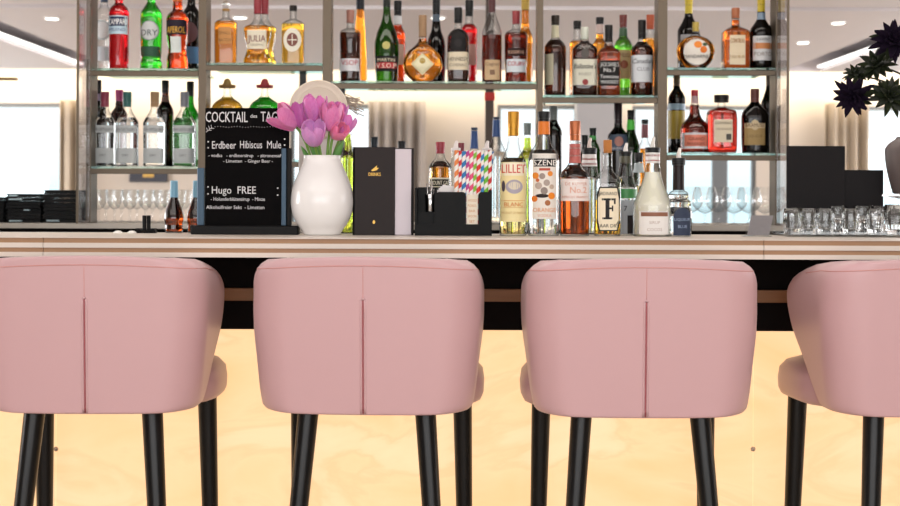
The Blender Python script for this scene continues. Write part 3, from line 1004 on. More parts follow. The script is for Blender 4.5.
B('cognac_bottle', 'dark bottle with black cap and cream label in the middle of the long shelf', 458, FR_, [(21, 3.5), (28, 3.9), (33, 8.5), (38, 10.8), (60, 11), (84, 10.8)], z3, glass=GL_CLEAR, liquid=L_BROWN, level=30, dr=0.8, n=2.6,
  caps=[(7.5, 23, 4.1, '#131315')], labels=[dict(y=(29, 52), hw=7.5, bg='#161214', shape='arch', name='emblem_label', marks=[('round', 454, 462, 40, 48, '#2c2628')]), dict(y=(53, 71), hw=10.6, bg='#d9cdb4', text=[('HENNESSY', 458, 60, 3.8, '#4a3c30'), ('COGNAC', 458, 66, 2.8, '#6a5a48')])], group=G3)
B('cognac_bottle', 'red-orange bottle with tall black cap behind the cream-labelled dark one', 469, BK_, [(12, 3.5), (22, 4), (28, 7.8), (34, 8.3), (84, 8)], z3, liquid=L_RED, level=24, glass=GL_CLEAR,
  caps=[(0.5, 16, 4, '#17181b')], labels=[dict(y=(44, 64), hw=6.8, bg='#b98a80')], group=G3)
B('cognac_bottle', 'tall clear-necked bottle half full of dark red-brown spirit with a tan label', 491.7, FR_, [(-6, 3.1), (12, 3.4), (20, 5.8), (28, 8.6), (34, 9.9), (60, 10), (84, 9.9)], z3, liquid=L_COGNAC, level=35.5,
  caps=[(-10, 13, 3.6, '#4a1a1c')], labels=[dict(y=(61, 81), hw=7.5, cx=492, bg='#c4a883', marks=[('rect', 489.5, 494.5, 71, 76, '#7a5a42')], text=[('Cognac', 492, 65, 3.4, '#5a3a2a')])], group=G3)
B('cognac_bottle', 'red-capped bottle with white label at the right end of the long middle shelf', 515.8, FR_, [(23, 3.3), (29, 4.2), (32, 9.5), (36, 11.6), (60, 11.4), (74, 10.6), (84, 11)], z3, liquid=L_COGNAC, level=33, dr=0.8,
  caps=[(11, 24, 3.9, '#8e2a30')], labels=[dict(y=(60, 73), hw=9.4, bg='#d4dde4', text=[('COURV', 515.8, 64.5, 4.4, '#b8424e')]), dict(y=(49, 57), hw=9, bg='#3a1a16', name='upper_label', text=[('RESERVE', 515.8, 53, 3, '#c9a08a')])], group=G3)
B('liqueur_bottle', 'yellow-necked amber bottle behind the red-capped one on the long middle shelf', 525, BK_, [(8, 3.8), (26, 4.2), (36, 7.4), (44, 8), (84, 7.6)], z3, liquid=L_AMBER, level=10,
  caps=[(-12, 10, 4.2, '#b99a3a')], group=G3)
# --- whisky shelf
B('whisky_bottle', 'dark brown bottle with pale neck label, leftmost on the whisky shelf', 555, FR_, [(23, 3.5), (38, 4), (43, 8.5), (48, 10.9), (70, 11), (97.5, 10.8)], z4, liquid=L_BROWN, level=40, glass=GL_CLEAR,
  caps=[(15.5, 25, 4.2, '#3c3024')], bands=[(25.5, 38, '#c9c4a8', 'neck_label')], labels=[dict(y=(55, 86), hw=4, cx=548.5, bg='#c2bda4')], group=G4)
B('whisky_bottle', 'orange whisky bottle with clear neck behind the white-capped one', 577, BK_, [(24, 3.6), (39, 4), (42, 7.5), (46, 8), (97.5, 7.8)], z4, liquid=L_AMBER, level=41, caps=[(21, 29, 4, '#22201f')], group=G4)
B('whisky_bottle', 'dark rectangular bottle with white cap and slanted white label', 584.5, FR_, [(36, 3.6), (42, 4.6), (46, 10), (50, 12.6), (97.5, 12.3)], z4, liquid=L_BROWN, level=41, dr=0.7, n=3.4,
  caps=[(27, 39.5, 3.9, '#cfd4c8')], labels=[dict(y=(60, 86), hw=11.8, bg='#d7d6c6', text=[('Ballantine’s', 584.5, 67, 5, '#3a3a38', 0.2), ('FINEST', 584.5, 75, 3, '#8a8a7a')], marks=[('round', 581.5, 587.5, 80, 86, '#8c2a2a')]), dict(y=(49, 59), hw=4, cx=584.5, bg='#55504c', shape='round', name='crest')], group=G4)
B('whisky_bottle', 'amber bottle with black cap and pinkish neck behind the black-labelled one', 599.5, BK_, [(22, 3.5), (38, 3.9), (44, 7), (97.5, 7.4)], z4, liquid=L_AMBER, level=34, caps=[(17.5, 24, 4, '#23252b')], bands=[(24.5, 33, '#cdb6b0', 'neck_label')], group=G4)
B('whiskey_bottle', 'square bottle with black cap and black label lettered in white', 608.5, FR_, [(38, 3.8), (46, 4.6), (50, 9), (54, 11.2), (97.5, 11.2)], z4, liquid=L_DKAMBER, level=44, dr=1.0, n=5, neck=0.6,
  caps=[(25, 42, 3.9, '#17171a')], labels=[dict(y=(61.5, 87), hw=9.8, bg='#1b1a1c', text=[("JACK DANIEL'S", 608.3, 65.5, 4, '#e6e6e6'), ('No.7', 608.3, 71, 4.2, '#dcdcdc'), ('Tennessee', 608.3, 77.5, 3.6, '#e6e6e6', 0.1), ('WHISKEY', 608.3, 83, 3.4, '#e0e0e0')])], group=G4)
B('whiskey_bottle', 'green whiskey bottle with dark red capsule and tan label', 623, BK_, [(17, 3.5), (36, 4.2), (41, 7.5), (47, 9.4), (97.5, 9.3)], z4, glass=GL_CLEAR, liquid=fluid('green_tinted_whiskey', (0.10, 0.42, 0.03)), level=36, caps=[(15, 27, 3.9, '#6e2a24')], bands=[(28, 36, '#35573a', 'neck_wrap')],
  labels=[dict(y=(50, 78), hw=8.8, bg='#b9a272', text=[('JAMESON', 623, 55, 4, '#5c2a20')], marks=[('round', 619, 627, 60, 68, '#8a4a30')])], group=G4)
B('bourbon_bottle', 'dark bottle with tall black neck and broad white label on the whisky shelf', 641.7, FR_, [(28, 3.7), (40, 4), (44, 6), (48, 10.4), (52, 11.4), (97.5, 11.2)], z4, liquid=L_BROWN, level=42, glass=GL_CLEAR,
  caps=[(20, 39, 4, '#1a1416')], labels=[dict(y=(56, 83), hw=11, bg='#d5dadf', text=[('Canadian', 641.7, 62, 4.6, '#4a4e58', 0.2), ('CLUB', 641.7, 70, 3.6, '#7a7e88')])], group=G4)
B('whisky_bottle', 'amber bottle with orange cap behind the broad white label, right end', 650, BK_, [(20, 3.6), (32, 4), (40, 7.8), (97.5, 8)], z4, liquid=L_AMBER, level=38, caps=[(15, 29, 4, '#b9532c')], group=G4)
# --- right bay, top
B('port_bottle', 'dark bottle with yellow neck behind the round orange flask', 688.5, BK_, [(-12, 3.6), (14, 3.9), (22, 7), (30, 11), (70.5, 11)], z5a, glass=GL_BLACK, caps=[(-14, 13, 4, '#c9b22a')], labels=[dict(y=(34, 50), hw=9, bg='#a9a9ae')], group=G5)
B('mandarin_flask', 'round flask with a white disc label showing two mandarins', 695.5, FR_, [(32, 3.2), (36, 5.5), (39, 12), (44, 17), (51, 19.2), (58, 18), (64, 14.5), (69, 9.5), (70.5, 8)], z5a, liquid=L_AMBER, level=36, dr=0.5, neck=0.35,
  caps=[(22, 31.5, 3.4, '#b9a24a')], labels=[dict(y=(40, 66), hw=13.2, shape='round', bg='#e6e0d8', marks=[('round', 692.5, 700.5, 42, 49, '#e8861c'), ('round', 698.5, 705.5, 47, 54, '#e0761a'), ('round', 701, 706, 43.5, 47, '#2f4a24')],
  text=[('MANDARINE', 695, 57.4, 3.4, '#2c2622')])], group=G5)
B('orange_liqueur_bottle', 'square amber bottle with copper cap and cream label on the top right shelf', 735.4, FR_, [(16, 3.6), (26, 4.2), (29, 9), (33, 13), (70.5, 13)], z5a, liquid=fluid('orange_liqueur', (0.62, 0.13, 0.015)), level=20, dr=1, n=6, neck=0.6,
  caps=[(8, 18.5, 4.2, '#a8623c')], labels=[dict(y=(36.5, 66), hw=7.7, cx=735, bg='#dccdb0', text=[('COINTREAU', 735, 42, 4.4, '#9a6a3a', 0.2), ('LIQUEUR', 735, 58, 2.8, '#a98a5a')])], group=G5)
B('port_bottle', 'black bottle with yellow capsule and white label with an orange band', 761, FR_, [(-8, 3.6), (18, 4), (23, 6.5), (30, 10.8), (34, 11.2), (70.5, 11)], z5a, glass=GL_BLACK, caps=[(-12, 12, 4, '#c4ac24')], bands=[(13, 20, '#7f93a8', 'neck_label')],
  labels=[dict(y=(37, 61.5), hw=9.4, cx=761, bg='#d5d6d8', marks=[('rect', 752, 770, 44, 50, '#c98450')], text=[('TAWNY', 761, 40.5, 2.6, '#2c2c30'), ('PORTO', 761, 55, 4, '#8a8078')])], group=G5)
# --- right bay, second shelf
B('cream_liqueur_bottle', 'dark bottle with brown neck and olive-yellow label at the left end, lower right shelf', 676.5, BK_, [(73, 3), (88, 3.4), (93, 6.4), (99, 8.6), (154.5, 8.6)], z5b, glass=GL_BLACK, caps=[(72, 89, 3.4, '#6e5436')],
  bands=[(104, 110, '#9fb3c6', 'upper_label'), (111, 139, '#b3963a', 'body_label')], group=G5)
B('orange_cognac_bottle', 'crimson bottle with a long ridged neck and wide salmon label', 694.5, FR_, [(94, 3.2), (103, 3.6), (107, 5), (113, 5.2), (119, 7.5), (124, 12), (130, 14.2), (154.5, 14)], z5b, liquid=L_COGNAC, level=105, glass=GL_CLEAR,
  caps=[(90, 96, 3.5, '#b82c3a')], bands=[(96.2, 103.5, '#c9a9ae', 'neck_label')], labels=[dict(y=(134, 150), hw=13.4, bg='#d9dbe0', marks=[('rect', 683, 706, 136, 147.5, '#d98068')], text=[('GRAND', 694.5, 140, 3.2, '#7a2c24'), ('MARNIER', 694.5, 145, 3, '#7a2c24')])], group=G5)
B('almond_liqueur_bottle', 'square coral-red bottle with a wide black cap', 721.3, FR_, [(102, 3.6), (107, 4.2), (109, 9), (112, 13.5), (120, 14.6), (150, 14.4), (154.5, 13.2)], z5b, liquid=L_ROSE, level=108, dr=1, n=5, neck=0.7,
  caps=[(95, 102.5, 7.4, '#2e2822')], labels=[dict(y=(120.5, 143.5), hw=9, cx=720.8, bg='#d8cdb4', marks=[('rect', 723.5, 728.5, 135, 141, '#4a4640')], text=[('DISARONNO', 720.8, 124, 2.6, '#6a5a48'), ('ORIGINALE', 720.8, 130, 2.2, '#8a7a64')])], group=G5)
B('hazelnut_liqueur_bottle', 'broad dark bottle with brown cap and gold scroll label', 754.7, FR_, [(91, 3.8), (102, 4.2), (107, 8), (113, 12.4), (119, 13.4), (140, 13.2), (154.5, 12.4)], z5b, glass=GL_BLACK, caps=[(89, 103, 4.4, '#6e3a30')], dr=0.75, n=2.6,
  labels=[dict(y=(124, 146), hw=10, cx=753, bg='#a58a58', marks=[('rect', 743.2, 763, 124, 129, '#cbb894'), ('round', 749, 757, 120.5, 131, '#cbb894')], text=[('BRAMUSE', 753, 126, 3.6, '#5a3a22'), ('LIQUEUR', 753, 137, 2.6, '#7a6236')])], group=G5)
B('wine_bottle', 'tall blue-black bottle behind the gold scroll label, lower right shelf', 769, BK_, [(74, 3), (88, 3.3), (96, 5.6), (104, 8), (154.5, 8.2)], z5b, glass=GL_BLACK, caps=[(72, 86, 3.3, '#4a3a2c')], group=G5)

# ------------------------------------------------------------------ bottles standing on the back counter
GB = 'bottles on the back counter'
zb = ZC
def backb(name, label, cx, rows, glass, D=5.40, **k):
    r = rows + [(225, rows[-1][1])]
    return B(name, label, cx, D, r, zb, glass=glass, group=GB, **k)
backb('wine_bottle', 'black bottle with grey cap in the gap behind the orange-wrapped vodka', 553, [(110, 3.6), (121, 4), (130, 8), (136, 9)], GL_BLACK, caps=[(106, 120, 4.2, '#7e8282')])
backb('wine_bottle', 'small dark-capped bottle right of the copper-capped amber one', 584.5, [(138, 2.8), (150, 3.2), (158, 7)], GL_BLACK, caps=[(135, 145, 3.2, '#1d2124')])
backb('wine_bottle', 'dark bottle with bright green neck ring above the cork-topped bottle', 592.5, [(130, 3.3), (140, 3.6), (147, 6.5), (152, 8)], GL_OLIVE, caps=[(128, 135.5, 3.5, '#1c2622')], bands=[(136, 140, '#3f9a4a', 'neck_ring')])
backb('port_bottle', 'tall purple-black bottle with a blue-grey shield label, behind the pourers', 617.7, [(106, 3.7), (127, 4.1), (130, 6), (136, 10.2), (141, 10.6)], GL_BLACK, caps=[(103, 127, 4.1, '#3a1c26')],
      labels=[dict(y=(135, 151), hw=9, bg='#4c5a70', marks=[('round', 613, 622, 137, 147, '#b07a70')], text=[('BRANCA', 617.7, 149, 2.6, '#c9c9cf')])])
backb('wine_bottle', 'dark green bottle with glowing green neck beside the purple-black one', 630.5, [(112, 3.2), (130, 4), (140, 7), (150, 9.4)], GL_DKGREEN, caps=[(110, 119.5, 3.6, '#26221f')], bands=[(120, 130, '#4fc83a', 'neck_ring')])
backb('rum_bottle', 'amber bottle with dark cap and rose neck wrap beside the milky bottle', 644.5, [(122, 3.2), (140, 3.6), (147, 6.5), (152, 7.5)], GL_CLEAR, D=5.5, liquid=L_AMBER, level=149, caps=[(119.5, 124, 3.6, '#33343a')], bands=[(124.5, 138, '#a8606a', 'neck_wrap')])
backb('sparkling_wine_bottle', 'clear bottle with royal blue neck foil above the left straws', 474, [(130, 3), (148, 4), (160, 8), (170, 10)], GL_CLEAR, liquid=L_CLEAR, level=162, caps=[(127.5, 130.5, 3.4, '#1c2c4c')], bands=[(131, 149, '#264a86', 'foil')])
backb('sparkling_wine_bottle', 'clear bottle with blue neck foil between straws and gold-capped bottle', 496, [(119, 3.4), (138, 4.2), (150, 9), (160, 11)], GL_CLEAR, liquid=L_CLEAR, level=152, caps=[(117, 119.5, 3.6, '#1c2c4c')], bands=[(120, 137, '#264a86', 'foil')])
backb('gin_bottle', 'bottle with grey cap and lime neck between the gold and black capped ones', 527, [(126, 3.4), (138, 4), (150, 4.6), (158, 9)], GL_CLEAR, liquid=L_YELLOW, level=138, caps=[(123, 135, 3.8, '#8c9494')])
backb('wine_bottle', 'bottle with dark blue top just above the drinks menu', 374, [(140, 2.8), (158, 3.6), (168, 9)], GL_BLACK, caps=[(137, 149, 3.6, '#232f3e')], bands=[(141, 143, '#a9b6c0', 'ring')])
backb('wine_bottle', 'bottle with low black top above the pages of the drinks menu', 401.5, [(143, 3.2), (158, 3.6), (168, 9)], GL_BLACK, caps=[(141, 150, 3.9, '#222226')])

# ------------------------------------------------------------------ bottles on the bar counter
GC = 'open bottles on the bar counter'
L1, L0 = 3.60, 3.74
def CB(name, label, cx, D, rows, **k):
    k.setdefault('group', GC)
    return B(name, label, cx, D, rows, ZC, **k)
CB('aperitif_bottle', 'pale golden wine bottle with gold cap and red-lettered cream label', 513, L1, [(114, 5), (136, 5.4), (146, 6.4), (155, 9.6), (164, 13.2), (170, 13.8), (236, 13.6)],
   liquid=L_PALE, level=158, caps=[(111.5, 136, 5.7, '#b8862a', 'cap', 0.3)],
   labels=[dict(y=(162.5, 222), hw=12.8, bg='#efdfa6', rough=0.5, marks=[('rect', 500.6, 525.4, 163, 176, '#f3ead0'), ('round', 505, 522, 180, 194, '#a9a3b0'), ('round', 507.5, 519.5, 182, 190, '#d9cfb8'), ('round', 501.2, 504.6, 181, 192, '#4a4250'), ('rect', 501, 525, 200.5, 201.3, '#e0b070'), ('rect', 501, 525, 207.5, 208.1, '#d9b478')],
   text=[('LILLET', 513, 169, 8.6, '#cf3a2c'), ('BLANC', 513, 204.6, 4.2, '#d98a4a'), ('PRODUIT DE FRANCE', 513, 213, 2.2, '#c9a86a')])])
CB('flavoured_vodka_bottle', 'clear bottle with black cap, orange neck wrap and orange-slice label', 543.5, L1, [(115, 5.4), (134, 5.8), (142, 7.5), (148, 11), (155, 14.6), (162, 15.7), (236, 15.5)],
   liquid=L_CLEAR, level=150, caps=[(111.5, 121.5, 6.2, '#17181c')], bands=[(121.6, 134.5, '#e07a20', 'orange_wrap', 0.5)],
   labels=[dict(y=(154, 219), hw=12.2, bg='#e9e3da', marks=[('rect', 533, 554.5, 159, 167, '#1f1c1e'), ('rect', 538, 549, 168.5, 171, '#b8452c')] +
   [('round', x - r, x + r, y - r, y + r, c) for (x, y, r, c) in ((534.5, 176, 3.2, '#e58a2a'), (549, 174, 2.6, '#e58a2a'), (550.5, 196, 3.4, '#ec8a1e'), (533.5, 199, 3, '#e07a20'), (546.5, 203, 2.8, '#a9683a'), (541, 176.5, 3, '#9a8a80'), (545.5, 183, 3.2, '#a99a90'), (537.5, 186, 3.4, '#b8a89c'), (543, 191, 3.6, '#8d8078'), (550.5, 187, 2.4, '#c0aa98'), (536.5, 180.5, 1.8, '#cf6a3a'))] + [('round', 534.5, 547.5, 194, 198, '#3a2a28')],
   text=[('SZENE', 543.7, 163, 5.6, '#f2efe8'), ('ORANGE', 543.5, 210, 4.2, '#e0a070'), ('VODKA', 543.5, 215.5, 2.8, '#d9a080')])])
CB('fruit_liqueur_bottle', 'amber bottle with copper cap, striped neck and white middle label', 574.6, L1, [(122, 5), (140, 5.3), (161, 5.6), (166, 8), (172, 13), (178, 15), (200, 15.2), (236, 14.6)],
   liquid=L_DKAMBER, level=165, caps=[(121, 140.5, 5.5, '#a9623e', 'cap', 0.35)], bands=[(144, 163, '#b8615a', 'neck_wrap', 0.5), (147.5, 149, '#e0c2bc', 'neck_stripe', 0.5), (155, 156.5, '#e0c2bc', 'neck_stripe', 0.5)],
   labels=[dict(y=(179, 201), hw=14.2, bg='#ece2de', marks=[('round', 565, 584, 181, 186, '#f4efec')], text=[('DE KUYPER', 575, 184, 3, '#c98a70'), ('No.2', 577, 190, 6, '#e0a890'), ('APRICOT BRANDY', 574, 197, 2.2, '#c98a70')])])
CB('saffron_gin_bottle', 'cork-stoppered bottle with cream eight-sided label showing a big black F', 607.3, L1, [(152, 5), (156, 4.6), (168, 4.8), (173, 8), (179, 12), (184, 13.2), (236, 13.2)],
   liquid=L_GOLD, level=200, dr=0.8, n=3, caps=[(140, 153, 4.3, '#b8783c', 'cork', 0.8)], bands=[(151.5, 155.5, '#b9c4c4', 'lip')] and [],
   labels=[dict(y=(187, 231), hw=11.6, shape='cut', bg='#22201f', marks=[('cut', 596.9, 617.7, 188.2, 229.8, '#ece0c4')]
   + [('rect', a, b, c, d, '#1c1a1b') for a, b, c, d in ((604.2, 608.2, 198.5, 219), (600.6, 614, 198.3, 200.4), (612.6, 614.4, 198.3, 204), (607, 611.4, 207.4, 209.2), (610.6, 612, 205.5, 211.2), (601.2, 611, 217.2, 219.2))],
   text=[('FERDINAND’S', 607.3, 193.5, 3.4, '#2c2a28'), ('SAAR DRY', 607.3, 225.5, 3.4, '#2c2a28')])])
CB('vermouth_bottle', 'clear bottle with pourer and red-white-black collar behind the amber one', 589, L0, [(150, 6.4), (168, 8), (180, 10.6), (233, 10.6)], liquid=L_CLEAR, level=176, pourer=(138, 150, '#d9c9c2'), caps=[(148, 154, 7.6, '#1f242b', 'collar_ring')],
   bands=[(154.3, 166, '#e9e4e2', 'collar'), (158, 160, '#c23a40', 'collar_stripe'), (163, 164.6, '#c23a40', 'collar_stripe')])
CB('triple_sec_bottle', 'clear bottle with metal pourer, olive collar and green stripe behind the cork-topped one', 625.3, 3.68, [(152, 5.6), (163, 6), (170, 7), (180, 9), (188, 11.4), (235, 11.4)], liquid=L_CLEAR, level=176,
   pourer=(143, 153, '#e9e6e0'), caps=[(151.5, 156, 6.6, '#16181c', 'collar_ring')], bands=[(156.2, 163, '#4c4a38', 'collar'), (189, 198, '#3f8a4c', 'green_stripe')],
   labels=[dict(y=(200, 233), hw=10.8, bg='#a9b0b8', marks=[('rect', 626, 636, 215, 233, '#3c3438')], text=[('7', 624, 208, 5, '#3a3c44')])])
CB('rum_bottle', 'short black-capped bottle wedged behind the milky one', 638.5, 3.85 if False else 3.76, [(158, 4), (168, 4.6), (180, 9), (232, 9.5)], liquid=L_PALE, level=185, caps=[(153, 162, 4.4, '#1b1d20')], bands=[(163, 172, '#a9b6ba', 'neck_label')])
CB('juice_bottle', 'large milky bottle with pourer, red-striped neck and white label', 652.4, L1, [(150, 6.8), (163, 7), (175, 8.6), (186, 12), (198, 17), (206, 19.5), (236, 19.5)], glass=GL_CLEAR, liquid=L_MILK, level=172,
   pourer=(137, 149, '#dcdad4'), caps=[(147.5, 152.5, 7.6, '#1a1c20', 'collar_ring')], bands=[(152.7, 163, '#e6e4e2', 'collar'), (154.5, 156.5, '#c4444a', 'collar_stripe'), (160, 161.2, '#c4444a', 'collar_stripe')],
   labels=[dict(y=(211, 236 - 2), hw=14.5, cx=652, bg='#e9e6e2', marks=[('rect', 639, 665.5, 212, 216, '#8a5a44')], text=[('SIRUP', 652, 222, 3, '#b9a9a0'), ('COCOS', 652, 229, 3, '#b9a9a0')])])
CB('liqueur_bottle', 'bottle with black neck, ringed clear shoulder and dark blue arched label', 678.4, L1, [(160, 6.2), (166, 5.4), (190, 5.6), (192, 8.6), (196, 10.5), (199, 9.8), (202, 12.6), (207, 12.2), (212, 13.4), (236, 13)], liquid=L_CLEAR, level=194,
   pourer=(148, 160, '#e6e0da'), caps=[(158, 165, 6.9, '#23262b', 'collar_ring')], bands=[(165.2, 190, '#2a1a1e', 'neck_wrap')],
   labels=[dict(y=(207, 235), hw=8.8, cx=680.5, shape='arch', bg='#22304a', text=[('LIQUEUR', 680.5, 219, 2.8, '#8fa2bd'), ('BLUE', 680.5, 226, 3, '#8fa2bd')])])
CB('rum_bottle', 'amber rum bottle with dark red cap and black-lettered label behind the bar caddy', 440, 3.76, [(144, 3.8), (153, 4.2), (158, 5), (163, 9.2), (168, 11.4), (233, 11.4)], liquid=L_AMBER, level=161, caps=[(142, 153.5, 4.6, '#8c1f30')],
   labels=[dict(y=(177.5, 200), hw=10.4, bg='#e6e0ce', marks=[('rect', 429.8, 450.2, 179, 186, '#2a2622')], text=[('MOUNT GAY', 440, 182.5, 4.2, '#f0e8d0'), ('RUM', 440, 190, 3.4, '#4a3c30')])])
CB('chartreuse_bottle' if False else 'herbal_liqueur_bottle', 'luminous yellow-green bottle between the white vase and the drinks menu', 347.5, 3.74, [(128, 3.4), (140, 3.8), (150, 5), (158, 7), (233, 7.2)], liquid=L_YELLOW, level=134, caps=[(122, 131, 3.9, '#4b5a2a')])
for (cx, lab) in ((174, 'small teardrop bottle of amber wine with light blue foil, fully visible left of the blackboard'),
                  (196.5, 'small blue-foiled amber bottle half hidden by the blackboard')):
    CB('mini_wine_bottle', lab, cx, 3.74, [(183, 3.4), (197, 4), (204, 6), (212, 8.6), (219, 9.6), (225, 8.4), (230, 9), (233.5, 8.6)] if False else [(183, 3.4), (197, 3.9), (204, 6), (213, 9), (219, 9.8), (225, 8.8), (229, 9), (233.5, 8.8)],
       liquid=L_DKAMBER, level=197, glass=GL_CLEAR, bands=[(182, 197.5, '#6f9fb8', 'foil', 0.4)], caps=[(180.5, 183, 3.6, '#7fb0c8')], group='small blue-foiled bottles')

# ------------------------------------------------------------------ things on the bar counter
BLK = mat('matt_black', '#0a0a0b', 0.55, spec=0.2)
def flat(x, z): return 0.0
def px_org(cx, D, z0):
    return Vector((V(cx, 230, D).x, D, z0))

# --- chalkboard with its stand
D = 3.62; k = D / F
o_ = px_org(246, D, ZC)
t = thing('chalkboard', 'black chalkboard listing the cocktail of the day in white handwriting', 'menu board', o_)
def lx(px): return (px - 246) * k
def lz(py, cx=246): return V(cx, py, D).z - ZC
m_ = MB(); m_.box(lx(205), lx(289), -0.004, 0.004, lz(226), lz(108), bev=0.0012); m_.build('board', mat('slate', '#050405', 0.8, spec=0.1), t)
m_ = MB(); m_.box(lx(192), lx(299), -0.022, 0.022, 0.0, lz(225.5), bev=0.002); m_.build('base', BLK, t)
BLUEG = mat('blue_black_metal', '#2c4355', 0.35, 0.4)
for a, b_, tp in ((197.5, 204.6, 168), (281.5, 286.5, 148), (287, 291.5, 148)):
    m_ = MB(); m_.box(lx(a), lx(b_), -0.008, 0.008, lz(225.5), lz(tp), bev=0.0012); m_.build('upright', BLUEG if a != 287 else BLK, t)
fy = lambda x, z: -0.0042
CHALK = mat('chalk', '#dcdcdf', 0.9)
def wr(s_, x, y, h, mw=None, sl=0.0, b=0.00025):
    q = MB(); put_text(q, s_, lx(x), lz(y), h * k, 0, fy, mw and mw * k, 0.0006, slant=sl, bold=b)
    q.build('chalk_line', CHALK, t)
wr('COCKTAIL', 226.5, 117, 10.5, 42)
wr('des', 253.5, 116, 3.6)
wr('TAGES', 273, 116.5, 10, 25)
m_ = MB()
for i in range(26):
    v, f = disc_geo(lx(215 + i * 2.75), lz(127 - 0.4 * math.sin(i)), 0.32 * k, fy, 0.0006, 8); m_.add(v, f)
m_.build('dotted_underline', CHALK, t)
m_ = MB()
for (x0, y0, x1, y1) in ((206, 132.5, 212, 127.5), (207.5, 131, 206.5, 128), (209.5, 129.5, 208.5, 126), (208.5, 130.5, 211.5, 130.5), (211, 128.5, 214, 128.8), (211.5, 127.8, 211, 125)):
    m_.tube([(lx(x0), -0.0048, lz(y0)), (lx(x1), -0.0048, lz(y1))], 0.0006, 6)
m_.build('leaf_doodle', CHALK, t)
wr('Erdbeer', 224, 145, 7.6, 24, b=0.0001)
wr('Hibiscus', 251, 144.5, 7.6, 22, b=0.0001)
wr('Mule', 274, 144.5, 7.6, 14, b=0.0001)
wr('- vodka   - erdbeersirup   - zitronensaft', 245.5, 155.5, 3.3, 74, b=0.0001)
wr('- Limetten  - Ginger Beer -', 248, 161, 3.2, 50, b=0.0001)
wr('Hugo  FREE', 234, 190, 7.4, 44, b=0.0001)
wr('- Holunderblütensirup  - Minze', 238, 199, 3.6, 54, b=0.0001)
wr('Alkoholfreier Sekt  - Limetten', 235.5, 207.2, 3.6, 58, b=0.0001)
for (x, y) in ((208.2, 142), (208.2, 148), (284.5, 139), (284.5, 145), (208.2, 187), (208.2, 194), (277.8, 188), (277.8, 195)):
    m_ = MB(); v, f = disc_geo(lx(x), lz(y), 0.75 * k, fy, 0.0006, 10); m_.add(v, f); m_.build('chalk_dot', CHALK, t)

# --- round plaque on a pale panel behind the tulips
D = 3.78; k = D / F
o_ = px_org(318, D, ZC)
t = thing('round_headed_sign', 'cream sign with a round embossed head standing behind the pink tulips', 'sign', o_)
zc = V(318, 109.5, D).z - ZC
CRM = mat('cream_wood', '#e2d6c4', 0.5)
Rm = Matrix.Rotation(PI / 2, 3, 'X')
m_ = MB(); r_ = 29.5 * k
m_.lathe([(-0.006, r_ - 0.001), (-0.004, r_), (0.004, r_), (0.006, r_ - 0.001), (0.0062, r_ - 0.006), (0.0045, r_ - 0.009), (0.0045, r_ - 0.016), (0.0056, r_ - 0.018), (0.0045, r_ - 0.020)], (0, 0, zc), 48, M=Rm)
m_.build('round_head', CRM, t, True, angle=35)
m_ = MB(); m_.box(-20 * k, 20 * k, 0.0062, 0.0122, 0.0, zc - 0.02, bev=0.002); m_.build('panel', mat('pale_board', '#e9e6e2', 0.5), t)
m_ = MB()
for q in range(5):
    a = -0.6 + q * 0.35
    v, f = disc_geo(0.008 * math.sin(a) - 0.0, zc + 0.006 * math.cos(a), 0.0035, lambda x, z: -0.0048, 0.0006, 10, rz=0.0055); m_.add(v, f)
m_.build('gold_motif', mat('soft_gold', '#c9b26a', 0.5), t)
m_ = MB()
for (x0, y0, x1, y1) in ((300, 174, 302, 169), (302, 172, 305, 169.5), (301, 171, 298.5, 169)):
    m_.tube([((x0 - 318) * k, 0.0058, V(318, y0, D).z - ZC), ((x1 - 318) * k, 0.0058, V(318, y1, D).z - ZC)], 0.0009, 6)
m_.build('leaf_motif', paint('#5a5a5c'), t)
m_ = MB(); random.seed(3)
for q in range(26):
    y0 = 99 + random.uniform(-4, 6); ln = random.uniform(9, 20)
    y1 = y0 + random.uniform(-6, 12) + (y0 - 99) * 0.6
    pts = []
    for j in range(5):
        u = j / 4
        pts.append(((344 + ln * u - 318) * k, random.uniform(-0.004, 0.004) + 0.004, V(318, y0 + (y1 - y0) * u + 1.5 * math.sin(u * 3 + q), D).z - ZC))
    m_.tube(pts, 0.0011, 6)
m_.build('raffia_tie', mat('raffia', '#a79a8c', 0.9), t, True)

# --- white vase and tulips
D = 3.60; k = D / F
vs = Body(322, D, [(155.5, 18.6), (158, 18.4), (164, 20), (172, 23.6), (182, 27.6), (192, 30.4), (202, 31.2), (212, 30), (222, 26), (230, 20.5), (234.6, 18)], ZC)
t = thing('tulip_vase', 'glossy white pear-shaped ceramic vase holding pink tulips', 'vase', vs.org)
N = 64
v, f = vs.shell(0.0, vs.ztop, 0, N=N, round_base=0.003)
f.pop()
n0 = len(v)
v += vs.ring(vs.ztop, 0.0035, N) + [(a, b, vs.ztop - 0.05) for a, b, c in vs.ring(vs.ztop - 0.05, 0.005, N)]
for i in range(N):
    j = (i + 1) % N
    f.append((n0 - N + i, n0 - N + j, n0 + j, n0 + i)); f.append((n0 + i, n0 + j, n0 + N + j, n0 + N + i))
f.append(tuple(n0 + N + i for i in range(N)))
mesh_obj('ceramic_body', v, f, mat('white_ceramic', '#f0efee', 0.22, coat=0.3), t, smooth=True).data.set_sharp_from_angle(angle=math.radians(60))
VX, VY = vs.org.x, D

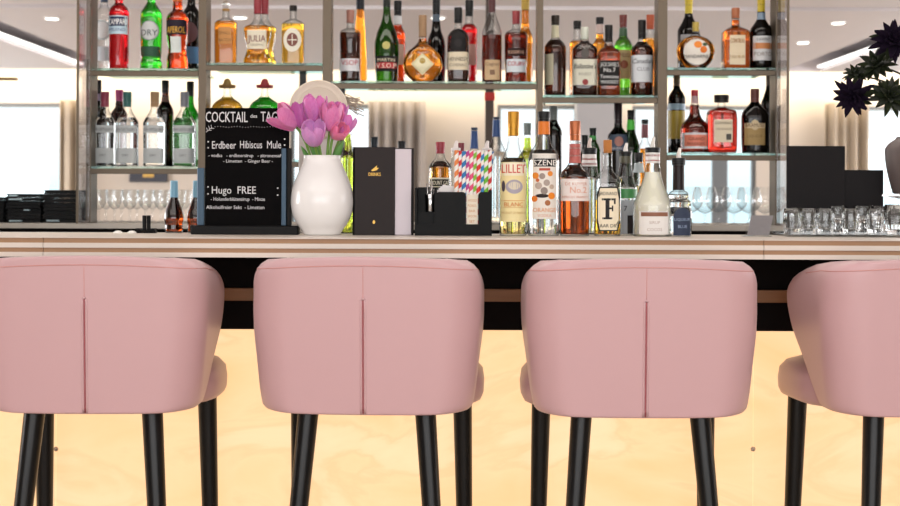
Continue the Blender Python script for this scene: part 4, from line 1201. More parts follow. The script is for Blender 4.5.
def petal_cup(R, L, petals, open_, seed, twist=0.0):
    """pointed cupped petals round the z axis; returns verts, faces"""
    rnd = random.Random(seed)
    V_, F_ = [], []
    for p in range(petals):
        a0 = 2 * PI * p / petals + (0.0 if p % 2 else 0.12) + twist
        inner = p % 2
        RR = R * (0.90 if inner else 1.0)
        o = len(V_)
        nu, nv = 8, 10
        LL = L * rnd.uniform(0.94, 1.06)
        bend = rnd.uniform(-0.05, 0.12)
        for j in range(nv + 1):
            v = j / nv
            prof = math.sin(PI * min(1, 0.10 + 0.58 * v)) ** 0.75
            r = RR * (prof * (1 - open_ * 0.0) + (open_ + bend) * max(0, v - 0.5) * 1.1)
            wdt = math.sin(PI * min(0.97, 0.14 + v * 0.83)) ** 0.42 * 1.1
            for i in range(nu + 1):
                u = -1 + 2 * i / nu
                frill = 1 + 0.05 * math.sin(i * 2.3 + seed + p) * v
                a = a0 + u * wdt * (0.72 * 6 / petals)
                rr = r * (1 - 0.06 * (1 - u * u)) + 0.03 * R * u * u
                z = LL * (v - 0.07 * u * u * v) + rnd.uniform(-0.004, 0.004) * LL * (2 if v > .9 else 0)
                V_.append(Vector((rr * frill * math.cos(a), rr * frill * math.sin(a), z + 0.018 * LL * math.sin(i * 1.9 + p * 2 + seed) * max(0, v - 0.6) * 2.5)))
        for j in range(nv):
            for i in range(nu):
                q = o + j * (nu + 1) + i
                F_.append((q, q + 1, q + nu + 2, q + nu + 1))
    return V_, F_
def petal_mat(name, c1, c2, scale):
    if name in MATS: return MATS[name]
    m = mat(name, c1, 0.5, noise=(9, scale, c2))
    b = m.node_tree.nodes['Principled BSDF']
    b.inputs['Subsurface Weight'].default_value = 0.25
    b.inputs['Subsurface Scale'].default_value = 0.01
    b.inputs['Sheen Weight'].default_value = 0.2
    return m
STEM = mat('tulip_stem', '#6f9a3a', 0.5)
LEAF = mat('tulip_leaf', '#3f7a34', 0.5, noise=(10, (1, 1, 6), '#5f9440'))
def tulip(px, py, dy, R, L, dirx, dirz, diry, c1, c2, open_, seed, label, base_dx):
    """bloom centre at px, py; axis direction dir; stem runs into the vase mouth"""
    c = V(px, py, D + dy)
    ax = Vector((dirx, diry, dirz)).normalized()
    R, L = R * D / F, L * D / F
    root = c - ax * L * 0.5
    t = thing('tulip', label, 'flower', (VX + base_dx, VY, ZC + vs.ztop - 0.03), 'tulips in the white vase')
    o = t.location
    V_, F_ = petal_cup(R, L, 6, open_, seed)
    M = ax.to_track_quat('Z', 'Y').to_matrix()
    pt = mesh_obj('petals', [M @ p + root - o for p in V_], F_, petal_mat('petal_%d' % seed, c1, c2, (60, 60, 12)), t, smooth=True)
    md = pt.modifiers.new('thickness', 'SOLIDIFY'); md.thickness = 0.0012
    a = Vector((0, 0, 0)); b = root - o
    c1_ = Vector((b.x * 0.30, b.y * 0.3, b.z * 0.62)); pts = []
    for j in range(13):
        u = j / 12
        pts.append(a * (1 - u) ** 3 + c1_ * 0.6 * 3 * u * (1 - u) ** 2 + (b - ax * L * 0.35) * 3 * u * u * (1 - u) + (b + ax * L * 0.05) * u ** 3)
    m = MB(); m.tube(pts, 0.0034, 10, r1=0.0030); m.build('stem', STEM, t, True)
    return t
P1, P2, PK, PD = ('#cc569c', '#ea94c6'), ('#c454a8', '#e08ccb'), ('#e85f98', '#f796bb'), ('#a2418f', '#c869b4')
tulip(285, 119, 0.005, 12.5, 27, -0.75, 0.55, -0.25, *P1, 0.18, 11, 'mauve-pink tulip leaning farthest left, over the edge of the blackboard', -0.022)
tulip(302, 115, 0.012, 11, 26, -0.12, 1, 0.1, *PD, 0.0, 12, 'deep violet-pink tulip just right of the leftmost bloom', -0.012)
tulip(315.5, 109, 0.0, 12.5, 27, 0.0, 1, -0.1, *P2, 0.05, 13, 'topmost magenta tulip in the middle of the vase', 0.0)
tulip(314, 134, -0.03, 12.5, 24, -0.05, 0.9, -0.45, '#c877c0', '#e2a4da', 0.12, 14, 'front mauve tulip opening towards the viewer just above the vase rim', -0.004)
tulip(331, 117, -0.012, 12, 28, 0.12, 1, -0.15, *P1, 0.02, 15, 'upright pink tulip right of the topmost bloom', 0.010)
tulip(338.5, 132, -0.015, 9, 19, 0.55, 0.45, -0.6, *PK, 0.05, 16, 'small bright rose-pink bud low on the right of the bunch', 0.018)
tulip(346, 125, 0.01, 8.5, 21, 0.42, 0.9, 0.0, *P2, 0.10, 17, 'magenta tulip farthest right, beside the raffia tie', 0.020)
tulip(339, 113, 0.028, 8.5, 20, 0.3, 1, 0.1, '#a9459c', '#c56fb6', 0.0, 18, 'purple tulip peeking out behind the upright pink one', 0.014)
def leaf(px0, px1, py1, dy, wpx, label):
    a = Vector((V(px0, 157, D).x, VY + dy, ZC + vs.ztop - 0.02)); b = V(px1, py1, D + dy)
    t = mesh = None
    v, f = [], []
    for j in range(11):
        u = j / 10
        c = a.lerp(b, u) + Vector((0, -0.006 * math.sin(PI * u), 0.004 * math.sin(PI * u)))
        w_ = wpx * k / 2 * math.sin(PI * (0.18 + 0.80 * u)) ** 0.8
        for i in (-1, -0.5, 0, 0.5, 1):
            v.append(c - a + Vector((w_ * i, -0.004 * (1 - i * i) * 1.0, 0)))
    for j in range(10):
        for i in range(4):
            q = j * 5 + i
            f.append((q, q + 1, q + 6, q + 5))
    o = mesh_obj('tulip_leaf', v, f, LEAF, None, smooth=True, loc=a)
    o.modifiers.new('thickness', 'SOLIDIFY').thickness = 0.0012
    tag(o, label, 'leaf', 'loose tulip leaves in the vase')
leaf(318, 313, 141, 0.0, 8, 'green tulip leaf standing in the vase mouth below the front bloom')
leaf(334, 343, 140, 0.0, 8, 'green tulip leaf at the right side of the vase mouth')
leaf(310, 301, 146, 0.008, 5, 'slim green tulip leaf at the left side of the vase mouth')

# --- drinks menu
D = 3.60; k = D / F
t = thing('drinks_menu', 'dark brown standing drinks menu with gold lettering and pale page edge', 'menu', px_org(383, D, ZC))
def gx(px): return (px - 383) * k
def gz(py): return V(383, py, D).z - ZC
COV = mat('menu_cover', '#241d1d', 0.55, spec=0.25)
m_ = MB(); m_.box(gx(353), gx(413.5), 0.010, 0.013, 0, gz(147.8), bev=0.0008); m_.build('back_cover', COV, t)
m_ = MB(); m_.box(gx(355), gx(411), -0.002, 0.0098, 0.001, gz(149), bev=0.0005); m_.build('pages', mat('menu_pages', '#d4ccd4', 0.7), t)
m_ = MB(); m_.box(gx(353), gx(395), -0.0056, -0.0024, 0, gz(147.2), bev=0.0008); m_.build('front_cover', COV, t)
m_ = MB(); m_.box(gx(352.6), gx(354.6), -0.0056, 0.013, 0, gz(147.4)); m_.build('spine', COV, t)
m_ = MB(); fg = lambda x, z: -0.0058
put_text(m_, 'DRINKS', gx(374.5), gz(174.3), 3.4 * k, 0, fg, 12 * k, 0.0004, bold=0.0003)
bird = [(371, 170.5), (373.5, 168.5), (377, 165.5), (376.5, 168), (379, 167.8), (376.5, 170.2), (374, 171), (372, 171.3)]
GF = mat('gold_foil', '#c9a04a', 0.35, 0.5)
m_.build('title_print', GF, t)
m_ = MB(); m_.add([(gx(x), -0.0062, gz(y)) for x, y in bird], [tuple(range(len(bird)))]); m_.build('bird_emblem', GF, t)
m_ = MB(); v, f = disc_geo(gx(374), gz(222), 1.3 * k, fg, 0.0004, 12, rz=1.9 * k); m_.add(v, f); m_.build('small_emblem', GF, t)

# --- bar caddy with straws and napkins
t = thing('bar_caddy', 'black bar caddy with compartments holding napkins and striped straws', 'caddy', px_org(454, D, ZC))
def cx_(px): return (px - 454) * k
def cz(py): return V(454, py, D).z - ZC
CB_ = mat('black_acrylic', '#060606', 0.3, spec=0.1)
m_ = MB(); m_.box(cx_(415), cx_(491.5), -0.03, 0.09, 0.0, 0.004); m_.build('bottom', CB_, t)
def rounded_panel(mb, x0, x1, y0, y1, z0, z1, r, left=True, right=True):
    pts = [(x0, z0), (x1, z0)]
    if right: pts += [(x1 - r + r * math.cos(a * PI / 12), z1 - r + r * math.sin(a * PI / 12)) for a in range(0, 7)]
    else: pts += [(x1, z1)]
    if left: pts += [(x0 + r - r * math.sin(a * PI / 12), z1 - r + r * math.cos(a * PI / 12)) for a in range(0, 7)]
    else: pts += [(x0, z1)]
    n_ = len(pts)
    mb.add([(a, y0, b) for a, b in pts] + [(a, y1, b) for a, b in pts],
           [tuple(range(n_)), tuple(reversed(range(n_, 2 * n_)))] + [(i, i + n_, (i + 1) % n_ + n_, (i + 1) % n_) for i in range(n_)])
m_ = MB()
rounded_panel(m_, cx_(436), cx_(465.5), -0.03, -0.027, 0.004, cz(192), 0.008)
rounded_panel(m_, cx_(478), cx_(491.5), -0.03, -0.027, 0.004, cz(192), 0.008, True, False)
m_.box(cx_(415), cx_(491.5), -0.0302, -0.0268, 0.004, cz(224))
m_.build('front_panel', CB_, t)
m_ = MB()
m_.box(cx_(488.5) , cx_(491.5), -0.027, 0.09, 0.004, cz(190)); m_.box(cx_(434.5), cx_(437), -0.027, 0.09, 0.004, cz(188)); m_.box(cx_(415), cx_(417), -0.027, 0.09, 0.004, cz(188))
m_.box(cx_(417), cx_(488.5), 0.087, 0.09, 0.004, cz(187)); m_.build('divider', CB_, t)
m_ = MB(); m_.box(cx_(417.2), cx_(434.3), -0.012, -0.009, 0.004, cz(212)); m_.box(cx_(417.2), cx_(434.3), 0.03, 0.033, 0.004, cz(188)); m_.build('tray_insert', CB_, t)
# paper straws
def straw_mat(name, col):
    if name in MATS: return MATS[name]
    m = bpy.data.materials.new(name); m.use_nodes = True
    n, l = m.node_tree.nodes, m.node_tree.links
    b = n['Principled BSDF']; b.inputs['Roughness'].default_value = 0.6
    tc_ = n.new('ShaderNodeTexCoord'); s_ = n.new('ShaderNodeSeparateXYZ')
    at = n.new('ShaderNodeMath'); at.operation = 'ARCTAN2'
    mu = n.new('ShaderNodeMath'); mu.operation = 'MULTIPLY'; mu.inputs[1].default_value = 1 / (2 * PI)
    mz = n.new('ShaderNodeMath'); mz.operation = 'MULTIPLY_ADD'; mz.inputs[1].default_value = -38.0
    fr_ = n.new('ShaderNodeMath'); fr_.operation = 'FRACT'
    gt = n.new('ShaderNodeMath'); gt.operation = 'GREATER_THAN'; gt.inputs[1].default_value = 0.5
    mx = n.new('ShaderNodeMix'); mx.data_type = 'RGBA'
    mx.inputs[6].default_value = lin(col); mx.inputs[7].default_value = lin('#f2efeb')
    l.new(tc_.outputs['Object'], s_.inputs[0]); l.new(s_.outputs['Y'], at.inputs[0]); l.new(s_.outputs['X'], at.inputs[1])
    l.new(at.outputs[0], mu.inputs[0]); l.new(s_.outputs['Z'], mz.inputs[0]); l.new(mu.outputs[0], mz.inputs[2])
    l.new(mz.outputs[0], fr_.inputs[0]); l.new(fr_.outputs[0], gt.inputs[0]); l.new(gt.outputs[0], mx.inputs[0])
    l.new(mx.outputs[2], b.inputs['Base Color'])
    MATS[name] = m
    return m
sc_ = [('orange', '#e8894a'), ('red', '#c92a34'), ('blue', '#2a7ab8'), ('magenta', '#b8418e'), ('pink', '#e0527f'), ('light green', '#7fbf3a'), ('scarlet', '#d8302c'), ('sky blue', '#2f86c4'), ('green', '#6ab82e'), ('crimson', '#c42a30')]
rm = MB(); rr_ = 2.15 * k
zt_ = 0.205
for i in range(11):
    pass
proto = None
where = ['leftmost in the front row of the caddy', 'second from the left in the caddy', 'third from the left in the caddy', 'just left of the middle of the bunch', 'in the middle of the bunch',
         'just right of the middle of the bunch', 'fourth from the right in the caddy', 'third from the right in the caddy', 'second from the right, upright', 'rightmost of the front row, upright']
for i in range(10):
    px = 456.5 + i * 3.7
    nm, cc = sc_[i]
    zb_ = ZC + 0.0045; zt_ = V(px, 150.5 + (i % 3) * 0.5, D).z
    m = MB(); m.lathe([(0, rr_), (zt_ - zb_, rr_), (zt_ - zb_, rr_ * 0.8), (zt_ - zb_ - 0.01, rr_ * 0.8)], n=16, cap=False)
    o = m.build('paper_straw', straw_mat('straw_' + nm.replace(' ', '_'), cc), None, True, loc=(V(px, 170, D - 0.018).x, D - 0.018 + 0.004 * (i % 2), zb_), angle=40)
    o.rotation_euler = (0, 0, 0.5 * i)
    tag(o, '%s-and-white striped paper straw, %s' % (nm, where[i]), 'straw', 'striped paper straws in the caddy')
for i, (px, nm, cc, rx) in enumerate(((459, 'pale blue', '#5aa0cf', 0.02), (466.5, 'red', '#cf3038', -0.01), (473, 'purple', '#8a4aa0', 0.01), (480.5, 'yellow-green', '#a4c83a', -0.02), (487.5, 'dark green', '#3f9a3a', 0.05), (489.5, 'blue', '#2f6fb0', 0.09))):
    zb_ = ZC + 0.0045; hgt = V(px, 151, D).z - zb_
    m = MB(); m.lathe([(0, rr_), (hgt, rr_), (hgt, rr_ * 0.8), (hgt - 0.01, rr_ * 0.8)], n=16, cap=False)
    o = m.build('paper_straw', straw_mat('straw_b_' + nm.replace(' ', '_').replace('-', '_'), cc), None, True, loc=(V(px if px < 485 else 484.5, 170, D).x, D + 0.004, zb_), angle=40)
    o.rotation_euler = (0, rx, 0)
    tag(o, '%s-and-white striped paper straw in the rear row%s' % (nm, ', leaning over the right side' if rx > 0.04 else ', behind the front ones'), 'straw', 'striped paper straws in the caddy')
t = thing('napkin_pack', 'pale wooden-tan printed napkin packet showing through the caddy slot', 'napkins', (V(472, 200, D).x, D - 0.0235, ZC + 0.0042))
m_ = MB(); m_.box(-5.6 * k, 5.6 * k, -0.002, 0.0005, 0.016, 0.094); m_.build('packet', mat('packet_paper', '#e6dccb', 0.7), t)
m_ = MB()
for q in range(5): put_text(m_, ('WOOD', 'FORKS', 'BAR', 'SPOON', 'SET')[q], 0, 0.080 - q * 0.0125, 0.006, 0, lambda x, z: -0.0021, 8.5 * k, 0.0004)
m_.build('print', paint('#c98f4a'), t)
t = thing('spoon_cup', 'small polished steel cup in the left part of the caddy', 'cup', (V(430.5, 200, D).x, D + 0.010, ZC + 0.0042))
m_ = MB(); m_.lathe([(0, 0.009), (0.002, 0.010), (0.07, 0.0125), (0.094, 0.0135), (0.095, 0.0128), (0.06, 0.011)], n=24); m_.build('cup_body', mat('polished_steel', '#c9c9c9', 0.15, 1.0), t, True, angle=40)
m_ = MB()
for q in range(4):
    a = q * 1.7
    m_.tube([(0.004 * math.cos(a), 0.004 * math.sin(a), 0.06), (0.009 * math.cos(a), 0.009 * math.sin(a), 0.108 + 0.006 * q)], 0.0016, 8)
m_.build('teaspoon_handles', mat('polished_steel', '#c9c9c9', 0.15, 1.0), t, True)
t = thing('folded_napkins', 'white folded napkin fanned up behind the caddy front', 'napkins', (V(446, 190, D).x, D + 0.03, ZC + 0.0042))
m_ = MB()
for q in range(5):
    m_.box(-0.018, 0.02, -0.012 + q * 0.004, -0.010 + q * 0.004, 0.0, 0.104 + 0.003 * q, rot=Matrix.Rotation(0.08 * (q - 2), 3, 'Y'))
m_.build('napkin', mat('napkin_white', '#f1efed', 0.9), t)
for i, (px, D_) in enumerate(((455.5, 3.70), (461, 3.72), (486.5, 3.72))):
    o_ = px_org(px, D_, ZC)
    B('syrup_bottle', ('small clear bottle with white pourer behind the left straws', 'small clear bottle with dark red cap behind the left straws', 'small clear bottle with white pourer behind the rightmost straws')[i], px, D_,
      [(150, 4), (160, 4.6), (168, 7 if i < 2 else 5), (233, 7 if i == 0 else 4.6)] if i != 1 else [(152, 2.6), (164, 3), (172, 3.2), (233, 3.2)], ZC, liquid=None, pourer=((141, 148.5, '#e6dedb') if i != 1 else None),
      caps=[(148, 151, 4.8, '#d9d4d2') if i != 1 else (143, 153, 3.1, '#6e1c28')], group=GC)

# --- small black tube holder on the left
t = thing('tube_holder', 'low black holder with two short black tubes, left of the blue-foiled bottles', 'holder', px_org(146.5, 3.72, ZC))
k = 3.72 / F
m_ = MB(); m_.box(-10 * k, 10 * k, -0.015, 0.015, 0, 0.007, bev=0.002); m_.box(-10 * k, -5 * k, -0.014, 0.014, 0.007, 0.012); m_.box(5 * k, 9 * k, -0.014, 0.014, 0.007, 0.012); m_.build('tray', BLK, t)
for x in (-2.2, 2.2):
    m_ = MB(); m_.lathe([(0.007, 0.0048), (0.044, 0.0052), (0.044, 0.004), (0.01, 0.0038)], (x * k * 0.98, 0, 0), 20); m_.build('tube', BLK, t, True, angle=40)
for (px, l) in ((118, 'small crumpled white cap lying on the counter under the left glasses'), (132, 'second small white cap on the counter left of the black holder')):
    m_ = MB(); m_.lathe([(0, 0.011), (0.003, 0.011), (0.006, 0.006), (0.0065, 0.001)], n=16)
    tag(m_.build('loose_stopper', paint('#f4f2ee', 0.4), None, True, loc=(V(px, 232, 3.7).x, 3.7, ZC), angle=40), l, 'stopper')

# --- slanted card holder on the right
D = 3.60; k = D / F
t = thing('card_holder', 'small slanted clear card holder with a grey printed card', 'card holder', px_org(759.5, D, ZC))
sk = Matrix.Rotation(0.32, 3, 'Y') @ Matrix.Rotation(-0.45, 3, 'X')
sk = Matrix.Rotation(0.30, 3, 'Y')
h_ = 22 * k
def slab(x0, x1, y, dy, z0, z1, lean=0.012, shift=0.30):
    v = []
    for z in (z0, z1):
        for (x, yy) in ((x0, y), (x1, y), (x1, y + dy), (x0, y + dy)):
            v.append((x + z * shift, yy + z * 0.45, z))
    return v, [(0, 3, 2, 1), (4, 5, 6, 7), (0, 1, 5, 4), (1, 2, 6, 5), (2, 3, 7, 6), (3, 0, 4, 7)]
m_ = MB(); v, f = slab(-16 * k, 11 * k, -0.012, 0.0015, 0.0, h_); m_.add(v, f); v, f = slab(-16 * k, 11 * k, -0.012, 0.04, 0.0, 0.002, shift=0); m_.add(v, f); m_.build('acrylic_stand', GL_CLEAR, t)
m_ = MB(); v, f = slab(-13.5 * k, 8.5 * k, -0.0100, 0.0008, 0.003, h_ * 0.96); m_.add(v, f); m_.build('printed_card', mat('grey_card', '#a39a9c', 0.5, noise=(60, (1, 1, 6), '#8c8487')), t)

# --- glasses on a clear tray, right end
t = thing('glass_tray', 'clear acrylic tray under the tumblers at the right end', 'tray', px_org(850, 3.66, ZC))
k = 3.66 / F
m_ = MB(); m_.box(-68 * k, 90 * k, -0.09, 0.115, 0.0, 0.005, bev=0.001); m_.box(-68 * k, 90 * k, -0.09, -0.086, 0.005, 0.013); m_.box(-68 * k, 90 * k, 0.111, 0.115, 0.005, 0.013)
m_.build('tray_body', GL_CLEAR, t)
ZT_ = ZC + 0.0055
def tumbler_mesh():
    m = MB()
    m.lathe([(0, 0.0165), (0.0012, 0.0178), (0.010, 0.0190), (0.030, 0.0208), (0.050, 0.0205), (0.062, 0.0190), (0.0628, 0.0182), (0.0622, 0.0176), (0.050, 0.0190), (0.030, 0.0192), (0.014, 0.0168), (0.012, 0.004)], n=72, ribs=12, ramp=0.035, ribz=(0.004, 0.055))
    return m
def shot_mesh():
    m = MB()
    m.lathe([(0, 0.0175), (0.002, 0.0180), (0.005, 0.012), (0.010, 0.0060), (0.016, 0.0085), (0.022, 0.0055), (0.030, 0.0075), (0.037, 0.0150), (0.050, 0.0195), (0.068, 0.0198), (0.0685, 0.0190), (0.050, 0.0182), (0.040, 0.0130), (0.036, 0.003)], n=40)
    return m
tp = None
spots = [(792, 3.60, 'leftmost ribbed tumbler in the front row on the tray'), (808.5, 3.61, 'second ribbed tumbler from the left in the front row'), (825.5, 3.60, 'third ribbed tumbler from the left in the front row'),
         (850.5, 3.60, 'ribbed tumbler between the two knobbed-stem glasses, front row'), (875, 3.60, 'ribbed tumbler left of the tallest glass, front row'),
         (800, 3.74, 'ribbed tumbler in the rear row behind the first gap on the left'), (817, 3.745, 'ribbed tumbler in the rear row behind the second gap'), (836, 3.755, 'rear ribbed tumbler behind the left knobbed-stem glass'), (862, 3.755, 'rear ribbed tumbler behind the right knobbed-stem glass')]
for (px, D_, l) in spots:
    if tp is None:
        tp = thing('tumbler', l, 'glass', (V(px, 220, D_).x, D_, ZT_), 'ribbed tumblers on the tray')
        tumbler_mesh().build('glass_body', GL_SOLID, tp, True, angle=60)
    else:
        c = copy_tree(tp); c.location = (V(px, 220, D_).x, D_, ZT_); c['label'] = l
tp = None
for (px, D_, l) in ((838, 3.68, 'stemmed shot glass with a knobbed stem, left of the pair on the tray'), (862, 3.675, 'stemmed shot glass with a knobbed stem, right of the pair on the tray'), (880, 3.70, 'stemmed shot glass nearest the tall glass at the right edge')):
    if tp is None:
        tp = thing('stemmed_shot_glass', l, 'glass', (V(px, 220, D_).x, D_, ZT_), 'knobbed stem glasses on the tray')
        shot_mesh().build('glass_body', GL_SOLID, tp, True, angle=60)
    else:
        c = copy_tree(tp); c.location = (V(px, 220, D_).x, D_, ZT_); c['label'] = l
# tall glass at the right edge
t = thing('tall_glass', 'taller ribbed highball glass at the right edge of the photo', 'glass', (V(895, 220, 3.60).x, 3.60, ZT_))
m_ = MB(); m_.lathe([(0, 0.021), (0.002, 0.0225), (0.03, 0.0235), (0.072, 0.0245), (0.0728, 0.0238), (0.03, 0.0220), (0.014, 0.0200), (0.012, 0.004)], n=72, ribs=14, ramp=0.03, ribz=(0.003, 0.045)); m_.build('glass_body', GL_SOLID, t, True, angle=60)
# glass cake stand carrying the grey vase
t = thing('glass_stand', 'round clear glass stand under the grey vase', 'stand', (V(908, 220, 3.745).x, 3.745, ZT_))
zs_ = V(908, 194, 3.745).z - ZT_
m_ = MB(); m_.lathe([(0, 0.045), (0.003, 0.046), (0.006, 0.03), (0.012, 0.010), (zs_ * 0.5, 0.008), (zs_ - 0.014, 0.012), (zs_ - 0.008, 0.045), (zs_ - 0.006, 0.063), (zs_ - 0.001, 0.064), (zs_, 0.060)], n=56)
m_.build('stand_body', GL_SOLID, t, True, angle=50)
vz = ZT_ + zs_ + 0.0005
gv = Body(912, 3.745, [(137, 15), (139.5, 17), (143, 22), (150, 26.5), (160, 26), (175, 23.5), (185, 21), (194, 18.5)], vz)
t = thing('grey_vase', 'grey-brown ceramic vase cut by the right edge, standing on a glass stand', 'vase', gv.org)
v, f = gv.shell(0.0, gv.ztop, 0, N=48, round_base=0.003)
mesh_obj('ceramic_body', v, f, mat('grey_ceramic', '#5a4e4c', 0.5), t, smooth=True).data.set_sharp_from_angle(angle=math.radians(60))

# dark flowers arching out of the grey vase
DPUR, DLEAF, DSTEM = mat('dark_purple_petal', '#0e0714', 0.9, spec=0.15, noise=(30, (1, 1, 1), '#1c0f26')), mat('dark_green_leaf', '#10170b', 0.85, spec=0.2, noise=(25, (1, 1, 1), '#2a331b')), mat('dark_stem', '#2c2a1e', 0.6)
def spiky(root_px, root_py, c_px, c_py, Dd, R, axis, label, green, seed):
    rnd = random.Random(seed)
    base = Vector((gv.org.x + rnd.uniform(-.01, .01), 3.745, vz + gv.ztop - 0.01))
    c = V(c_px, c_py, Dd)
    t = thing('artificial_flower', label, 'flower', base, 'dark flowers in the grey vase')
    R = 1.08 * R * Dd / F
    ax = Vector(axis).normalized()
    M = ax.to_track_quat('Z', 'Y').to_matrix()
    V_, F_ = [], []
    V2, F2 = [], []
    for ring, (cnt, tilt, ln, wd) in enumerate(((13, 1.45, 1.0, 0.17), (11, 1.1, 1.0, 0.17), (9, 0.75, 0.9, 0.17), (7, 0.42, 0.75, 0.16), (5, 0.15, 0.6, 0.15))):
        for p in range(cnt):
            a = 2 * PI * p / cnt + ring * 0.4 + rnd.uniform(-.12, .12)
            tl = tilt + rnd.uniform(-.15, .15)
            L = R * ln * rnd.uniform(0.85, 1.12); W = R * wd
            out = Vector((math.cos(a), math.sin(a), 0)); side = Vector((-math.sin(a), math.cos(a), 0))
            Vt, Ft = (V2, F2) if (green and (ring + p) % 2 == 0) or (ring == 0 and p % 3 == 0) else (V_, F_)
            o = len(Vt)
            for j in range(7):
                u = j / 6
                tt = tl * (0.75 + 0.35 * u)
                pc = (out * math.sin(tt) + Vector((0, 0, 1)) * math.cos(tt)) * L * u
                nn = (out * math.cos(tt) - Vector((0, 0, 1)) * math.sin(tt))
                w_ = W * math.sin(PI * (0.16 + 0.83 * u)) ** 0.8
                for i in (-1, 0, 1):
                    Vt.append(M @ (pc + side * w_ * i + nn * (0.25 * w_ * (1 - abs(i)))) + c - base)
            for j in range(6):
                for i in range(2):
                    q = o + j * 3 + i
                    Ft.append((q, q + 1, q + 4, q + 3))
    pt = mesh_obj('petals', V_, F_, DPUR if not green else mat('dark_olive_petal', '#222a18', 0.65, noise=(25, (1, 1, 1), '#12180e')), t, smooth=True)
    pt.modifiers.new('thickness', 'SOLIDIFY').thickness = 0.0016
    lf = mesh_obj('leaves', V2, F2, DLEAF, t, smooth=True)
    lf.modifiers.new('thickness', 'SOLIDIFY').thickness = 0.0016
    b = c - base; pts = []
    for j in range(15):
        u = j / 14
        pts.append(Vector((b.x * u ** 2.0 + 0.03 * math.sin(PI * u), b.y * u, b.z * (1 - (1 - u) ** 1.6))))
    m = MB(); m.tube(pts, 0.003, 8, r1=0.0022); m.build('stem', DSTEM, t, True)
spiky(0, 0, 854, 95, 3.72, 20, (-0.5, -0.75, -0.35), 'dark purple spiky bloom hanging lowest on the left of the arrangement', False, 21)
spiky(0, 0, 877, 67, 3.76, 19, (-0.4, -0.6, 0.6), 'olive green spiky bloom between the two purple ones', True, 22)
spiky(0, 0, 893, 42, 3.70, 22, (-0.1, -0.9, 0.4), 'dark purple spiky bloom at the top right corner of the arrangement', False, 23)
spiky(0, 0, 889, 97, 3.70, 20, (0.1, -0.8, 0.3), 'olive green rosette low at the right edge, under the top purple bloom', True, 24)
spiky(0, 0, 856, 76, 3.78, 13, (-0.2, -0.5, 0.8), 'small green bloom sitting just above the lowest purple one', True, 25)

# --- two black menus standing behind the glasses
for (x0, x1, ytop, D_, l) in ((786.5, 844.5, 146, 3.785, 'tall black menu folder standing behind the tumblers'), (844, 883, 170, 3.795, 'lower black menu folder standing beside the tall one')):
    k = D_ / F
    cx = (x0 + x1) / 2
    t = thing('menu_folder', l, 'menu', px_org(cx, D_ if D_ < 3.79 else 3.797, ZC if False else ZC), 'black standing menu folders')
    h = V(cx, ytop, D_).z - ZC; w2 = (x1 - x0) / 2 * k
    m_ = MB(); m_.box(-w2, w2, -0.003, -0.0005, 0.0, h, bev=0.0008); m_.build('front_cover', mat('menu_black', '#131012', 0.6, spec=0.2), t)
    m_ = MB(); m_.box(-w2, w2, 0.0008, 0.0028, 0.0, h, bev=0.0008); m_.build('back_cover', mat('menu_black', '#131012', 0.6, spec=0.2), t)
    m_ = MB(); m_.box(-w2 + 0.002, w2 - 0.002, -0.0004, 0.0007, 0.001, h - 0.002); m_.build('pages', mat('menu_pages', '#d4ccd4', 0.7), t)

# ------------------------------------------------------------------ back counter: folder stacks and glasses
FOLD = mat('folder_black', '#0b0c0e', 0.5, spec=0.25)
EDGE = mat('folder_edge', '#5f7f8a', 0.4)
tp = None
cnt = 0
pos = ('bottom', 'second from the bottom', 'third from the bottom', 'fourth from the bottom', 'fourth from the top', 'third from the top', 'second from the top', 'topmost')
for (s_i, x0, x1, top, nm) in ((0, -26, 7, 197, 'stack cut by the left edge'), (1, 8.5, 44, 193.8, 'middle stack'), (2, 45, 84, 190, 'stack beside the shelving')):
    D_ = 5.30; k = D_ / F
    h = (V((x0 + x1) / 2, top, D_).z - ZC) / 8
    w2 = (x1 - x0) / 2 * k - 0.002
    rnd = random.Random(s_i)
    for j in range(8):
        dx, dy = rnd.uniform(-0.0015, 0.0015), rnd.uniform(-.006, .006)
        t = thing('menu_folder', 'black leather menu folder, %s in the %s' % (pos[j], nm), 'menu', (V((x0 + x1) / 2, 210, D_).x + dx, D_ + 0.05 + dy, ZC + j * h + 0.0002), 'stacked black menu folders')
        m_ = MB(); m_.box(-w2, w2, -0.085, 0.10, 0.0, h * 0.24, bev=0.0008); m_.build('lower_cover', FOLD, t)
        m_ = MB(); m_.box(-w2, w2, -0.085, 0.10, h * 0.72, h * 0.96, bev=0.0008); m_.build('upper_cover', FOLD, t)
        m_ = MB(); m_.box(-w2 + 0.003, w2 - (0.003 if s_i < 2 else 0.006), -0.078, 0.095, h * 0.25, h * 0.71); m_.build('pages', EDGE if (j, s_i) in ((6, 1), (7, 1), (0, 1), (0, 2), (3, 1)) and False else FOLD, t)
        if (j, s_i) in ((0, 1), (0, 2), (6, 1), (7, 1), (3, 1)):
            a = -w2 + 0.01; b_ = a + (0.045 if j in (0, 6) else 0.028)
            if j == 3: a, b_ = w2 * 0.0, w2 * 0.35
            m_ = MB(); m_.box(a, b_, -0.087, -0.0785, h * 0.28, h * 0.68); m_.build('page_marker', mat('silver_edge', '#9fb6bd', 0.3), t)

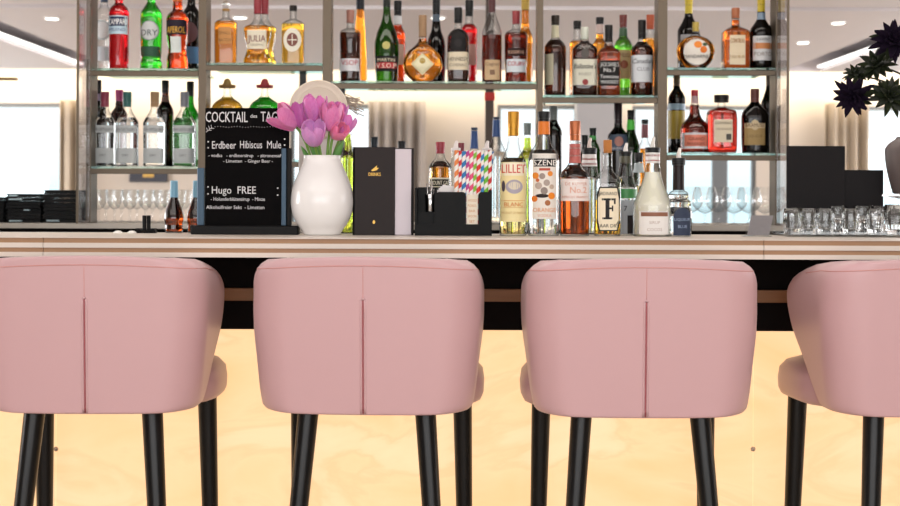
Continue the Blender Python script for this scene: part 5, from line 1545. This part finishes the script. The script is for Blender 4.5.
def stem_glass(name, H, bowl, hb, foot, label, loc, group, rim=None):
    t = thing(name, label, 'glass', loc, group)
    rim = rim or bowl * 0.8
    zb_ = H - hb
    prof = [(0, foot), (0.0012, foot), (0.003, foot * 0.5), (0.008, 0.0036), (zb_ * 0.6, 0.003), (zb_, 0.0045)]
    for q in range(1, 11):
        u = q / 10
        r = bowl * math.sin(PI / 2 * min(1, u / 0.45)) ** 0.7 if u < 0.45 else bowl + (rim - bowl) * ((u - 0.45) / 0.55) ** 1.6
        prof.append((zb_ + hb * u, r))
    n_ = len(prof)
    inner = [(z, max(0.001, r - 0.0012)) for z, r in reversed(prof[6:])] + [(zb_ + 0.002, 0.001)]
    m = MB(); m.lathe(prof + inner, n=40); m.build('glass_body', GL_WINE, t, True, angle=60)
    return t
D_ = 5.36
tp = None
for (px, dD, l) in ((734, 0, 'large stemmed glass in the middle of the right bay'), (705, 0, 'large stemmed glass left of the middle one, beside the dark-necked bottle'), (765, 0, 'large stemmed glass behind the slanted card holder'),
                    (718.5, 0.14, 'large stemmed glass in the rear row between the left and middle ones'), (690, 0.14, 'large stemmed glass in the rear row, right by the post'), (749, 0.14, 'large stemmed glass in the rear row left of the card holder')):
    loc = (V(px, 210, D_ + dD).x, D_ + dD, ZC)
    if tp is None:
        tp = stem_glass('wine_glass', 0.136, 0.047, 0.098, 0.034, l, loc, 'large wine glasses in the right bay', 0.036)
    else:
        c = copy_tree(tp); c.location = loc; c['label'] = l
tp = None
lab = ['leftmost', 'second from the left', 'third from the left', 'fourth from the left', 'fifth from the left', 'sixth from the left']
i = 0
for row, (dD, xs_) in enumerate(((0, (99, 114.5, 130, 145.5, 161, 178)), (0.13, (106, 121.5, 137, 152.5, 168.5, 184)))):
    for j, px in enumerate(xs_):
        l = '%s small cone-shaped glass in the %s row of the lower left bay' % (lab[j], ('front', 'rear')[row])
        loc = (V(px, 210, D_ + dD).x, D_ + dD, ZC)
        if tp is None:
            tp = stem_glass('cocktail_glass', 0.118, 0.026, 0.074, 0.025, l, loc, 'small stemmed glasses in the lower left bay', 0.031)
            m_ = MB()
        else:
            c = copy_tree(tp); c.location = loc; c['label'] = l
